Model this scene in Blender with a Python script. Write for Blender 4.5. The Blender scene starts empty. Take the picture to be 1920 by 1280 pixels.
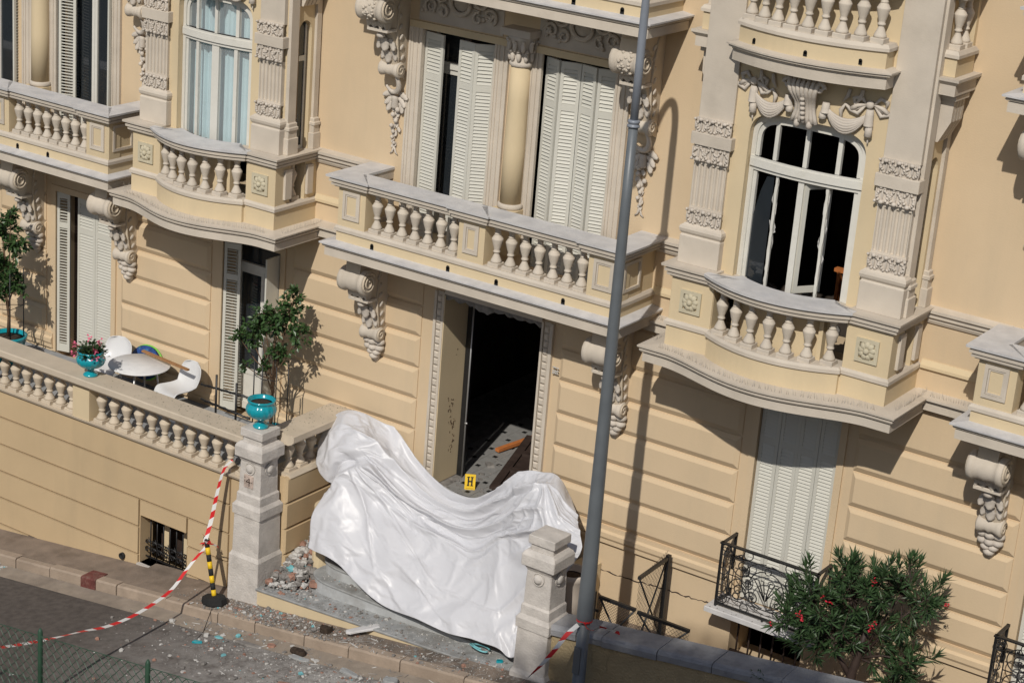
import bpy, math, random
import numpy as np
from mathutils import Vector, Matrix
random.seed(7)
rng = np.random.default_rng(11)
D2R = math.radians
scene = bpy.context.scene
COL = scene.collection

# ------------------------------------------------------------ camera, sky, sun, exposure
YAW, PIT, ROL, FPX = 0.57093907, -0.33985443, 0.08172625, 3834.8
fw = Vector((-math.sin(YAW)*math.cos(PIT), math.cos(YAW)*math.cos(PIT), math.sin(PIT)))
rt = Vector((math.cos(YAW), math.sin(YAW), 0)); up = rt.cross(fw)
r2 = rt*math.cos(ROL)+up*math.sin(ROL); u2 = -rt*math.sin(ROL)+up*math.cos(ROL)
cam_d = bpy.data.cameras.new('camera'); cam = bpy.data.objects.new('camera', cam_d); COL.objects.link(cam)
cam_d.sensor_width = 36; cam_d.lens = FPX/1920*36; cam_d.clip_start = 0.1; cam_d.clip_end = 2000
cam.matrix_world = Matrix.LocRotScale(Vector((15.28536, -23.79806, 10.0005)), Matrix((r2, u2, -fw)).transposed().to_quaternion(), None)
scene.camera = cam
SUN = Vector((0.30, -1.0, 0.90)).normalized()
elev = math.asin(SUN.z); azim = math.atan2(SUN.x, SUN.y)
w = bpy.data.worlds.new('World'); scene.world = w; w.use_nodes = True
nt = w.node_tree; nt.nodes.clear()
sky = nt.nodes.new('ShaderNodeTexSky'); sky.sky_type = 'NISHITA'; sky.sun_disc = False
sky.sun_elevation = elev; sky.sun_rotation = azim
bg = nt.nodes.new('ShaderNodeBackground'); bg.inputs[1].default_value = 0.056
wo = nt.nodes.new('ShaderNodeOutputWorld')
nt.links.new(sky.outputs[0], bg.inputs[0]); nt.links.new(bg.outputs[0], wo.inputs[0])
sl = bpy.data.lights.new('sun', 'SUN'); sl.energy = 2.55; sl.angle = D2R(0.55); sl.color = (1.0, 0.95, 0.87)
so = bpy.data.objects.new('sun', sl); COL.objects.link(so); so.location = (20, -50, 50)
so.rotation_euler = SUN.to_track_quat('Z', 'Y').to_euler()
vs = scene.view_settings; vs.view_transform = 'Standard'; vs.look = 'None'; vs.gamma = 1; vs.exposure = 0.30; vs.use_curve_mapping = False
scene.cycles.max_bounces = 6

# ------------------------------------------------------------ materials
def mat(name, col, rough=0.8, var=0.12, scale=3.0, bump=0.0, bscale=60.0, spec=0.3, metal=0.0, stain=None, stain_amt=0.0, stain_scale=1.2, coat=0.0, trans=0.0, streak=False):
    m = bpy.data.materials.new(name); m.use_nodes = True
    n = m.node_tree; b = n.nodes['Principled BSDF']; L = n.links.new
    b.inputs['Roughness'].default_value = rough; b.inputs['Metallic'].default_value = metal
    b.inputs['Specular IOR Level'].default_value = spec
    if coat: b.inputs['Coat Weight'].default_value = coat; b.inputs['Coat Roughness'].default_value = 0.12
    tc = n.nodes.new('ShaderNodeTexCoord'); co = tc.outputs['Object']
    nz = n.nodes.new('ShaderNodeTexNoise'); nz.inputs['Scale'].default_value = scale; nz.inputs['Detail'].default_value = 6
    L(co, nz.inputs['Vector'])
    mr = n.nodes.new('ShaderNodeMapRange'); mr.inputs[1].default_value = 0.3; mr.inputs[2].default_value = 0.7
    mr.inputs[3].default_value = 1-var; mr.inputs[4].default_value = 1+var; L(nz.outputs[0], mr.inputs[0])
    mx = n.nodes.new('ShaderNodeMix'); mx.data_type = 'RGBA'; mx.blend_type = 'MULTIPLY'; mx.inputs[0].default_value = 1
    mx.inputs[6].default_value = (*col, 1); L(mr.outputs[0], mx.inputs[7]); out = mx.outputs[2]
    if stain is not None:
        n2 = n.nodes.new('ShaderNodeTexNoise'); n2.inputs['Scale'].default_value = stain_scale; n2.inputs['Detail'].default_value = 8; n2.inputs['Roughness'].default_value = 0.65
        if streak:
            mp = n.nodes.new('ShaderNodeMapping'); mp.inputs['Scale'].default_value = (2.2, 2.2, 0.35); L(co, mp.inputs[0]); L(mp.outputs[0], n2.inputs['Vector'])
        else: L(co, n2.inputs['Vector'])
        m2 = n.nodes.new('ShaderNodeMapRange'); m2.inputs[1].default_value = 0.5; m2.inputs[2].default_value = 0.75; m2.inputs[3].default_value = 0; m2.inputs[4].default_value = stain_amt
        L(n2.outputs[0], m2.inputs[0])
        m3 = n.nodes.new('ShaderNodeMix'); m3.data_type = 'RGBA'; L(m2.outputs[0], m3.inputs[0]); L(out, m3.inputs[6]); m3.inputs[7].default_value = (*stain, 1); out = m3.outputs[2]
    if name in ('grey_stone_trim', 'warm_stone_trim', 'moulded_ornament', 'kerb_granite', 'pale_grey_shutter_paint'):
        oi = n.nodes.new('ShaderNodeObjectInfo'); mo = n.nodes.new('ShaderNodeMapRange'); mo.inputs[3].default_value = 0.94; mo.inputs[4].default_value = 1.05; L(oi.outputs['Random'], mo.inputs[0])
        m5 = n.nodes.new('ShaderNodeMix'); m5.data_type = 'RGBA'; m5.blend_type = 'MULTIPLY'; m5.inputs[0].default_value = 1; L(out, m5.inputs[6]); L(mo.outputs[0], m5.inputs[7]); out = m5.outputs[2]
    L(out, b.inputs['Base Color'])
    if bump:
        n4 = n.nodes.new('ShaderNodeTexNoise'); n4.inputs['Scale'].default_value = bscale; n4.inputs['Detail'].default_value = 4; L(co, n4.inputs['Vector'])
        bp = n.nodes.new('ShaderNodeBump'); bp.inputs['Strength'].default_value = bump; bp.inputs['Distance'].default_value = 0.02
        L(n4.outputs[0], bp.inputs['Height']); L(bp.outputs[0], b.inputs['Normal'])
    if trans: b.inputs['Transmission Weight'].default_value = trans
    return m
M = {}
M['wall'] = mat('peach_render', (0.616, 0.476, 0.312), 0.9, 0.05, 0.8, 0.12, 45, stain=(0.51, 0.41, 0.28), stain_amt=0.45, stain_scale=0.7, streak=True)
M['wall2'] = mat('ochre_render', (0.528, 0.395, 0.236), 0.9, 0.05, 0.9, 0.15, 40, stain=(0.43, 0.33, 0.205), stain_amt=0.5, stain_scale=0.9, streak=True)
M['cream'] = mat('cream_render', (0.628, 0.508, 0.328), 0.9, 0.05, 1.2, 0.1, 50, stain=(0.52, 0.43, 0.29), stain_amt=0.4, stain_scale=1.0, streak=True)
M['stone'] = mat('grey_stone_trim', (0.57, 0.503, 0.418), 0.85, 0.07, 2.5, 0.15, 55, stain=(0.44, 0.385, 0.315), stain_amt=0.6, stain_scale=1.6)
M['warm'] = mat('warm_stone_trim', (0.57, 0.485, 0.375), 0.85, 0.07, 2.5, 0.15, 55, stain=(0.45, 0.38, 0.29), stain_amt=0.55, stain_scale=1.6)
M['marble'] = mat('grey_veined_marble', (0.575, 0.56, 0.55), 0.55, 0.10, 5, 0.1, 40, stain=(0.36, 0.37, 0.40), stain_amt=0.5, stain_scale=3.0)
M['marbled'] = mat('dusty_step_marble', (0.33, 0.335, 0.33), 0.75, 0.2, 7, 0.3, 50, stain=(0.17, 0.155, 0.135), stain_amt=0.9, stain_scale=2.2)
M['pier'] = mat('weathered_limestone', (0.56, 0.52, 0.475), 0.9, 0.14, 5, 0.5, 35, stain=(0.36, 0.33, 0.30), stain_amt=0.7, stain_scale=3.5)
M['coping'] = mat('grey_coping_stone', (0.30, 0.30, 0.31), 0.9, 0.12, 6, 0.4, 40, stain=(0.17, 0.17, 0.18), stain_amt=0.6, stain_scale=5)
M['rough'] = mat('rough_cast_render', (0.37, 0.29, 0.17), 0.95, 0.08, 5, 0.9, 28, stain=(0.27, 0.215, 0.13), stain_amt=0.5)
M['shut'] = mat('pale_grey_shutter_paint', (0.585, 0.57, 0.505), 0.6, 0.05, 2, 0.05, 60, stain=(0.46, 0.45, 0.40), stain_amt=0.35, stain_scale=2)
M['white'] = mat('white_window_paint', (0.66, 0.64, 0.58), 0.5, 0.07, 4, 0.05, 60, stain=(0.42, 0.40, 0.34), stain_amt=0.5, stain_scale=4)
M['riser'] = mat('pale_step_riser', (0.42, 0.43, 0.43), 0.7, 0.14, 6, 0.2, 50, stain=(0.27, 0.255, 0.235), stain_amt=0.7, stain_scale=2.4)
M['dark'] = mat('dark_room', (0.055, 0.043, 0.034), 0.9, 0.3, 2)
M['black'] = mat('black_iron_paint', (0.014, 0.014, 0.015), 0.45, 0.2, 8, spec=0.5)
M['pole'] = mat('grey_lamp_paint', (0.125, 0.138, 0.148), 0.42, 0.08, 4, 0.03, 80, spec=0.5)
M['pole2'] = mat('light_grey_lamp_paint', (0.215, 0.235, 0.27), 0.4, 0.06, 4, spec=0.5)
M['plastic'] = mat('white_plastic', (0.66, 0.66, 0.66), 0.3, 0.02, 3, spec=0.5)
M['tabletop'] = mat('dusty_white_tabletop', (0.70, 0.695, 0.69), 0.75, 0.06, 8)
M['teal'] = mat('turquoise_glaze', (0.008, 0.29, 0.35), 0.16, 0.12, 6, spec=0.6, coat=0.5)
M['soil'] = mat('dark_soil', (0.05, 0.035, 0.025), 0.95, 0.4, 20, 0.8, 60)
M['leaf'] = mat('citrus_leaf', (0.042, 0.085, 0.026), 0.40, 0.5, 22, spec=0.45)
M['leaf2'] = mat('oleander_leaf', (0.040, 0.076, 0.029), 0.45, 0.55, 22, spec=0.4)
M['leaf3'] = mat('dark_pot_leaf', (0.03, 0.06, 0.02), 0.5, 0.35, 8)
M['bark'] = mat('brown_bark', (0.12, 0.075, 0.045), 0.9, 0.25, 12, 0.5, 40)
M['pink'] = mat('pink_petal', (0.72, 0.14, 0.24), 0.6, 0.25, 9)
M['red'] = mat('red_petal', (0.62, 0.035, 0.06), 0.6, 0.25, 9)
M['white_pot'] = mat('pale_planter', (0.54, 0.47, 0.40), 0.8, 0.08, 4)
M['wood'] = mat('brown_wood', (0.33, 0.17, 0.075), 0.6, 0.15, 8)
M['dwood'] = mat('dark_wood', (0.048, 0.032, 0.026), 0.6, 0.25, 6)
M['owood'] = mat('orange_wood', (0.50, 0.17, 0.05), 0.6, 0.15, 8)
M['steel'] = mat('grey_steel', (0.42, 0.42, 0.42), 0.35, 0.05, 4, metal=0.6)
M['yellow'] = mat('signal_yellow', (0.80, 0.52, 0.02), 0.5, 0.08, 8)
M['rubber'] = mat('black_rubber', (0.02, 0.02, 0.02), 0.8, 0.2, 8)
M['tred'] = mat('red_tape_print', (0.62, 0.028, 0.03), 0.4, 0.06, 6)
M['twhite'] = mat('white_tape', (0.72, 0.71, 0.69), 0.4, 0.05, 6)
M['blue'] = mat('dark_blue_cloth', (0.02, 0.06, 0.22), 0.6, 0.4, 14, stain=(0.10, 0.36, 0.35), stain_amt=0.9, stain_scale=9)
M['lime'] = mat('lime_edging', (0.20, 0.55, 0.08), 0.5, 0.1, 6)
M['curtain'] = mat('pale_blue_curtain', (0.42, 0.57, 0.60), 0.9, 0.06, 3)
M['kerb'] = mat('kerb_granite', (0.36, 0.285, 0.22), 0.9, 0.14, 6, 0.4, 45, stain=(0.22, 0.17, 0.13), stain_amt=0.8, stain_scale=3)
M['kerbred'] = mat('red_painted_kerb', (0.14, 0.045, 0.038), 0.8, 0.3, 12, 0.3, 45, stain=(0.25, 0.19, 0.15), stain_amt=0.6, stain_scale=9)
M['pave'] = mat('worn_pavement', (0.235, 0.185, 0.145), 0.95, 0.16, 4, 0.4, 50, stain=(0.105, 0.078, 0.055), stain_amt=0.8, stain_scale=1.6)
M['gutter'] = mat('concrete_gutter', (0.30, 0.25, 0.20), 0.95, 0.14, 5, 0.4, 60, stain=(0.17, 0.14, 0.115), stain_amt=0.7, stain_scale=1.6)
M['green'] = mat('green_fence_paint', (0.032, 0.075, 0.047), 0.5, 0.15, 8)
M['grate'] = mat('terrace_tile', (0.30, 0.31, 0.32), 0.8, 0.15, 5, stain=(0.2, 0.2, 0.2), stain_amt=0.5)
M['earth'] = mat('earth', (0.16, 0.13, 0.09), 0.95, 0.2, 2, 0.5, 20)
M['brick'] = mat('broken_brick', (0.31, 0.175, 0.13), 0.9, 0.3, 10, 0.5, 40)
M['plaster'] = mat('broken_plaster', (0.47, 0.455, 0.43), 0.9, 0.15, 10, 0.4, 40)
M['shard'] = mat('pale_turquoise_shard', (0.16, 0.40, 0.43), 0.4, 0.25, 10)
M['greyr'] = mat('grey_rubble', (0.215, 0.20, 0.185), 0.95, 0.3, 9, 0.5, 40)
M['ink'] = mat('black_print', (0.01, 0.01, 0.01), 0.6, 0.1, 4)
M['orn'] = mat('moulded_ornament', (0.56, 0.50, 0.43), 0.85, 0.08, 4, 0.2, 40, stain=(0.45, 0.40, 0.34), stain_amt=0.5, stain_scale=3)
M['rust'] = mat('sage_ornament', (0.53, 0.475, 0.345), 0.85, 0.08, 4, 0.2, 40)
M['glass'] = mat('dark_window_glass', (0.02, 0.025, 0.03), 0.05, 0.1, 2, spec=0.7)
M['spike'] = mat('bird_spike_steel', (0.42, 0.38, 0.33), 0.5, 0.1, 4, metal=0.3)

def tarp_mat():
    m = bpy.data.materials.new('white_plastic_sheet'); m.use_nodes = True; n = m.node_tree; b = n.nodes['Principled BSDF']; L = n.links.new
    b.inputs['Base Color'].default_value = (0.60, 0.60, 0.625, 1); b.inputs['Roughness'].default_value = 0.41; b.inputs['Specular IOR Level'].default_value = 0.5
    tc = n.nodes.new('ShaderNodeTexCoord')
    dn = n.nodes.new('ShaderNodeTexNoise'); dn.inputs['Scale'].default_value = 2.5; L(tc.outputs['Object'], dn.inputs['Vector'])
    ad = n.nodes.new('ShaderNodeVectorMath'); ad.operation = 'MULTIPLY_ADD'; L(dn.outputs[1], ad.inputs[0]); ad.inputs[1].default_value = (0.35, 0.35, 0.35); L(tc.outputs['Object'], ad.inputs[2])
    v = n.nodes.new('ShaderNodeTexVoronoi'); v.inputs['Scale'].default_value = 3.2; L(ad.outputs[0], v.inputs['Vector'])
    v2 = n.nodes.new('ShaderNodeTexVoronoi'); v2.inputs['Scale'].default_value = 8.5; L(ad.outputs[0], v2.inputs['Vector'])
    mth = n.nodes.new('ShaderNodeMath'); mth.operation = 'MULTIPLY_ADD'; mth.inputs[1].default_value = 0.35; L(v2.outputs[0], mth.inputs[0]); L(v.outputs[0], mth.inputs[2])
    bp = n.nodes.new('ShaderNodeBump'); bp.inputs['Strength'].default_value = 0.08; bp.inputs['Distance'].default_value = 0.05
    L(mth.outputs[0], bp.inputs['Height']); L(bp.outputs[0], b.inputs['Normal'])
    return m
M['tarp'] = tarp_mat()

def glass_mat():
    m = bpy.data.materials.new('clear_window_pane'); m.use_nodes = True; n = m.node_tree; b = n.nodes['Principled BSDF']
    b.inputs['Base Color'].default_value = (0.95, 0.98, 0.98, 1); b.inputs['Roughness'].default_value = 0.02; b.inputs['Alpha'].default_value = 0.18
    return m
M['pane'] = glass_mat()

def road_mat():
    m = mat('dusty_asphalt', (0.105, 0.090, 0.080), 0.95, 0.22, 9, 0.7, 90)
    n = m.node_tree; L = n.links.new; b = n.nodes['Principled BSDF']
    src = b.inputs['Base Color'].links[0].from_socket
    tc = [x for x in n.nodes if x.type == 'TEX_COORD'][0]
    # pale blast dust, scattered over the stretch in front of the steps
    sub = n.nodes.new('ShaderNodeVectorMath'); sub.operation = 'SUBTRACT'; sub.inputs[1].default_value = (0.6, -3.6, -4.4); L(tc.outputs['Object'], sub.inputs[0])
    mul = n.nodes.new('ShaderNodeVectorMath'); mul.operation = 'MULTIPLY'; mul.inputs[1].default_value = (0.24, 0.30, 0); L(sub.outputs[0], mul.inputs[0])
    ln = n.nodes.new('ShaderNodeVectorMath'); ln.operation = 'LENGTH'; L(mul.outputs[0], ln.inputs[0])
    a = n.nodes.new('ShaderNodeMapRange'); a.inputs[1].default_value = 0.2; a.inputs[2].default_value = 1.35; a.inputs[3].default_value = 1; a.inputs[4].default_value = 0; L(ln.outputs[1] if len(ln.outputs) > 1 else ln.outputs[0], a.inputs[0])
    nz = n.nodes.new('ShaderNodeTexNoise'); nz.inputs['Scale'].default_value = 3.5; nz.inputs['Detail'].default_value = 10; nz.inputs['Roughness'].default_value = 0.75; L(tc.outputs['Object'], nz.inputs['Vector'])
    mr = n.nodes.new('ShaderNodeMapRange'); mr.inputs[1].default_value = 0.33; mr.inputs[2].default_value = 0.55; L(nz.outputs[0], mr.inputs[0])
    mm = n.nodes.new('ShaderNodeMath'); mm.operation = 'MULTIPLY'; L(a.outputs[0], mm.inputs[0]); L(mr.outputs[0], mm.inputs[1])
    m2 = n.nodes.new('ShaderNodeMath'); m2.operation = 'MULTIPLY'; L(mm.outputs[0], m2.inputs[0]); m2.inputs[1].default_value = 0.92
    mx = n.nodes.new('ShaderNodeMix'); mx.data_type = 'RGBA'; L(m2.outputs[0], mx.inputs[0]); L(src, mx.inputs[6]); mx.inputs[7].default_value = (0.42, 0.40, 0.375, 1)
    L(mx.outputs[2], b.inputs['Base Color'])
    return m
M['road'] = road_mat()
def dirt_mat():
    m = mat('littered_pavement', (0.235, 0.185, 0.145), 0.95, 0.18, 4, 0.5, 50)
    n = m.node_tree; L = n.links.new; b = n.nodes['Principled BSDF']; src = b.inputs['Base Color'].links[0].from_socket; tc = [x for x in n.nodes if x.type == 'TEX_COORD'][0]
    for sc_, lo, hi, col, amt in ((2.6, .42, .62, (0.085, 0.072, 0.06, 1), .85), (4.5, .54, .68, (0.46, 0.44, 0.41, 1), .8)):
        nz = n.nodes.new('ShaderNodeTexNoise'); nz.inputs['Scale'].default_value = sc_; nz.inputs['Detail'].default_value = 10; nz.inputs['Roughness'].default_value = 0.72; L(tc.outputs['Object'], nz.inputs['Vector'])
        mr = n.nodes.new('ShaderNodeMapRange'); mr.inputs[1].default_value = lo; mr.inputs[2].default_value = hi; mr.inputs[4].default_value = amt; L(nz.outputs[0], mr.inputs[0])
        mx = n.nodes.new('ShaderNodeMix'); mx.data_type = 'RGBA'; L(mr.outputs[0], mx.inputs[0]); L(src, mx.inputs[6]); mx.inputs[7].default_value = col; src = mx.outputs[2]
    L(src, b.inputs['Base Color']); return m
M['dirt'] = dirt_mat()

# ------------------------------------------------------------ mesh helpers
class MB:
    def __init__(s): s.v = []; s.f = []; s.smooth = []
    def add(s, vs, fs, sm=False):
        o = len(s.v); s.v += [tuple(map(float, p)) for p in vs]
        s.f += [tuple(i+o for i in f) for f in fs]; s.smooth += [sm]*len(fs); return s
    def box(s, x0, x1, y0, y1, z0, z1):
        vs = [(x, y, z) for z in (z0, z1) for y in (y0, y1) for x in (x0, x1)]
        return s.add(vs, [(0,2,3,1),(4,5,7,6),(0,1,5,4),(2,6,7,3),(0,4,6,2),(1,3,7,5)])
    def bbox(s, x0, x1, y0, y1, z0, z1, b=0.01):
        # box with chamfered vertical and top edges
        P = [(x0+b,y0),(x1-b,y0),(x1,y0+b),(x1,y1-b),(x1-b,y1),(x0+b,y1),(x0,y1-b),(x0,y0+b)]
        cx, cy = (x0+x1)/2, (y0+y1)/2
        Q = [(p[0]+(b if p[0] < cx else -b), p[1]+(b if p[1] < cy else -b)) for p in P]
        return s.loft([[(p[0],p[1],z0) for p in P], [(p[0],p[1],z1-b) for p in P], [(p[0],p[1],z1) for p in Q]])
    def loft(s, rings, closed=True, cap=True, sm=False):
        n = len(rings[0]); vs = [p for r in rings for p in r]; fs = []
        for i in range(len(rings)-1):
            for j in range(n if closed else n-1):
                k = (j+1) % n
                fs.append((i*n+j, i*n+k, (i+1)*n+k, (i+1)*n+j))
        o = len(s.v)
        s.add(vs, fs, sm)
        if cap and closed:
            s.f.append(tuple(o+j for j in reversed(range(n)))); s.f.append(tuple(o+(len(rings)-1)*n+j for j in range(n))); s.smooth += [False, False]
        return s
    def prism(s, poly, z0, z1):
        return s.loft([[(x, y, z0) for x, y in poly], [(x, y, z1) for x, y in poly]])
    def prof_x(s, prof, x0, x1):      # prof (y,z) closed, extruded along x
        return s.loft([[(x0, y, z) for y, z in prof], [(x1, y, z) for y, z in prof]])
    def xz_prism(s, poly, y0, y1):
        return s.loft([[(x, y0, z) for x, z in poly], [(x, y1, z) for x, z in poly]])
    def lathe(s, prof, c=(0,0,0), n=16, axis='z', cap=True, sm=True):
        rings = []
        for r, h in prof:
            ring = []
            for k in range(n):
                a = 2*math.pi*k/n; p = (r*math.cos(a), r*math.sin(a))
                if axis == 'z': ring.append((c[0]+p[0], c[1]+p[1], c[2]+h))
                elif axis == 'x': ring.append((c[0]+h, c[1]+p[0], c[2]+p[1]))
                else: ring.append((c[0]+p[0], c[1]+h, c[2]+p[1]))
            rings.append(ring)
        return s.loft(rings, True, cap, sm)
    def tube(s, pts, r, n=6, cap=True, sm=True):
        pts = [Vector(p) for p in pts]; rr = r if isinstance(r, (list, tuple)) else [r]*len(pts)
        rings = []; ref = None
        for i, p in enumerate(pts):
            t = (pts[min(i+1, len(pts)-1)]-pts[max(i-1, 0)])
            if t.length < 1e-9: t = Vector((0,0,1))
            t.normalize()
            if ref is None: ref = Vector((0,0,1)) if abs(t.z) < 0.9 else Vector((1,0,0))
            a = t.cross(ref); 
            if a.length < 1e-6: a = t.orthogonal()
            a.normalize(); b = a.cross(t); ref = b
            rings.append([tuple(p+(a*math.cos(2*math.pi*k/n)+b*math.sin(2*math.pi*k/n))*rr[i]) for k in range(n)])
        return s.loft(rings, True, cap, sm)
    def ell(s, c, rad, n=8, m=5, rot=None):
        rings = []
        for i in range(m+1):
            ph = -math.pi/2+math.pi*i/m; cr = max(math.cos(ph), 0.02)
            ring = []
            for k in range(n):
                a = 2*math.pi*k/n; v = Vector((rad[0]*cr*math.cos(a), rad[1]*cr*math.sin(a), rad[2]*math.sin(ph)))
                if rot is not None: v = rot @ v
                ring.append((c[0]+v.x, c[1]+v.y, c[2]+v.z))
            rings.append(ring)
        return s.loft(rings, True, True, True)
    def sweep(s, path, prof, closed_prof=True):
        # path: plan polyline; prof: (d outward to the right of travel, z)
        n = len(path); rings = []
        for i, p in enumerate(path):
            def nrm(a, b):
                dx, dy = b[0]-a[0], b[1]-a[1]; l = math.hypot(dx, dy) or 1; return (dy/l, -dx/l)
            ns = []
            if i > 0: ns.append(nrm(path[i-1], p))
            if i < n-1: ns.append(nrm(p, path[i+1]))
            if len(ns) == 2:
                dt = ns[0][0]*ns[1][0]+ns[0][1]*ns[1][1]; k = 1/max(1+dt, 0.15); m = ((ns[0][0]+ns[1][0])*k, (ns[0][1]+ns[1][1])*k)
            else: m = ns[0]
            rings.append([(p[0]+m[0]*d, p[1]+m[1]*d, z) for d, z in prof])
        return s.loft(rings, True, True)
    def bow(s, cx, hw, b, start=0):
        for i in range(start, len(s.v)):
            x, y, z = s.v[i]; t = (x-cx)/hw
            if abs(t) < 1: s.v[i] = (x, y-b*(1-t*t)**1.0, z)
        return s
    def mesh(s, name, off=(0,0,0)):
        me = bpy.data.meshes.new(name)
        me.from_pydata([(x-off[0], y-off[1], z-off[2]) for x, y, z in s.v], [], s.f)
        me.polygons.foreach_set('use_smooth', s.smooth); me.update(); return me
    def build(s, name, m, parent=None, **props):
        off = wloc(parent) if parent is not None else (0,0,0)
        me = s.mesh(name, off)
        import bmesh
        bm = bmesh.new(); bm.from_mesh(me); bmesh.ops.recalc_face_normals(bm, faces=bm.faces); bm.to_mesh(me); bm.free()
        if m is not None:
            for q in (m if isinstance(m, list) else [m]): me.materials.append(q)
        o = bpy.data.objects.new(name, me); COL.objects.link(o)
        if parent is not None: o.parent = parent
        for k, v in props.items(): o[k] = v
        return o
def wloc(o):
    l = Vector((0,0,0))
    while o is not None: l += o.location; o = o.parent
    return l
def root(name, loc, label, cat, group=None):
    o = bpy.data.objects.new(name, None); COL.objects.link(o); o.location = loc; o.empty_display_size = 0.2
    o['label'] = label; o['category'] = cat
    if group: o['group'] = group
    return o
def tag(o, label, cat, group=None):
    o['label'] = label; o['category'] = cat
    if group: o['group'] = group
    return o
def inst(me, name, parent, loc, rotz=0.0, scale=None, rot=None, m=None):
    o = bpy.data.objects.new(name, me); COL.objects.link(o)
    l = Vector(loc)-(wloc(parent) if parent is not None else Vector((0,0,0)))
    o.location = l; o.rotation_euler = rot if rot is not None else (0,0,rotz)
    if scale is not None: o.scale = scale
    if parent is not None: o.parent = parent
    return o
def meshof(mb, name, m):
    import bmesh
    me = mb.mesh(name); bm = bmesh.new(); bm.from_mesh(me); bmesh.ops.recalc_face_normals(bm, faces=bm.faces); bm.to_mesh(me); bm.free()
    me.materials.append(m); return me
def kids(o): return [c for c in bpy.data.objects if c.parent == o]
def copy_tree(o, parent=None):
    c = o.copy(); COL.objects.link(c); c.parent = parent
    for ch in kids(o): copy_tree(ch, c)
    return c
GR = 0.128
def pz(x): return -4.66+GR*(x+3.8)          # pavement height along the rising street
def rz(x, y=-3): return pz(x)-0.19
# ------------------------------------------------------------ ground, street
def sheet(name, x0, x1, pts, m, n=80, **pr):
    # pts: list of (y, dz) across; rows follow the street's slope
    mb = MB(); xs = np.linspace(x0, x1, n)
    mb.loft([[(x, y, pz(x)+dz) for y, dz in pts] for x in xs], closed=False, cap=False)
    return mb.build(name, m, None, kind='structure', **pr)
g = MB(); g.add([(-400,-400,-14),(400,-400,-14),(400,400,-14),(-400,400,-14)], [(0,1,2,3)]); g.build('ground', M['earth'], None, kind='structure')
road = sheet('road', -40, 40, [(-9.3,-0.10), (-6,-0.16), (-2.95,-0.186)], M['road'])
gutter = sheet('gutter', -40, 40, [(-2.97,-0.180), (-2.60,-0.172)], M['gutter'])
pavement = sheet('pavement', -40, -2.9, [(-2.46,0.0), (-1.6,0.012)], M['pave'])
sheet('pavement', -2.9, 2.35, [(-2.46,0.0), (-2.085,0.008)], M['dirt'], 20); sheet('pavement', 2.35, 40, [(-2.46,0.0), (-2.0,0.010)], M['pave'], 40)
xs = -14.0; k = 0
kr = random.Random(3)
while xs < 6:
    wd = kr.uniform(0.62, 1.15); red = (-6.25 < xs+wd/2 < -5.55)
    if abs(xs+6.15) < 0.55 and not red: wd = 0.62
    mb = MB(); a, b = xs+0.008, xs+wd-0.008; dz = kr.uniform(-0.012, 0.006); dy = kr.uniform(-0.012, 0.012)
    c = 0.022
    prof = lambda x: [(-2.60+dy, pz(x)-0.30), (-2.60+dy, pz(x)-c+dz), (-2.60+c+dy, pz(x)+dz+0.004), (-2.43, pz(x)+dz+0.004), (-2.43, pz(x)-0.30)]
    mb.loft([[(x, y, z) for y, z in prof(x)] for x in (a, b)])
    mb.build('kerb_stone', M['kerb'], pavement); xs += wd
mb = MB(); mb.loft([[(x, y, pz(x)+dz) for y, dz in ((-2.622, -0.17), (-2.622, -0.012), (-2.60, 0.012), (-2.34, 0.018), (-2.34, 0.003), (-2.615, -0.17))] for x in (-6.12, -5.80)])
mb.build('painted_patch', M['kerbred'], pavement)
# upper road side: retaining wall and earth bank under the mesh fence
mb = MB(); mb.loft([[(x, y, pz(x)+dz) for y, dz in ((-9.3,-0.6), (-9.12,1.32), (-8.8,1.32), (-8.8,-0.6))] for x in (-14, 14)])
tag(mb.build('retaining_wall', M['rough'], None), 'low rendered retaining wall under the green mesh fence', 'wall')
sheet('embankment', -40, 40, [(-60, 9.0), (-30, 9.0), (-24, 8.0), (-16, 2.6), (-9.12, 1.28)], M['earth'], 12)

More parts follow.
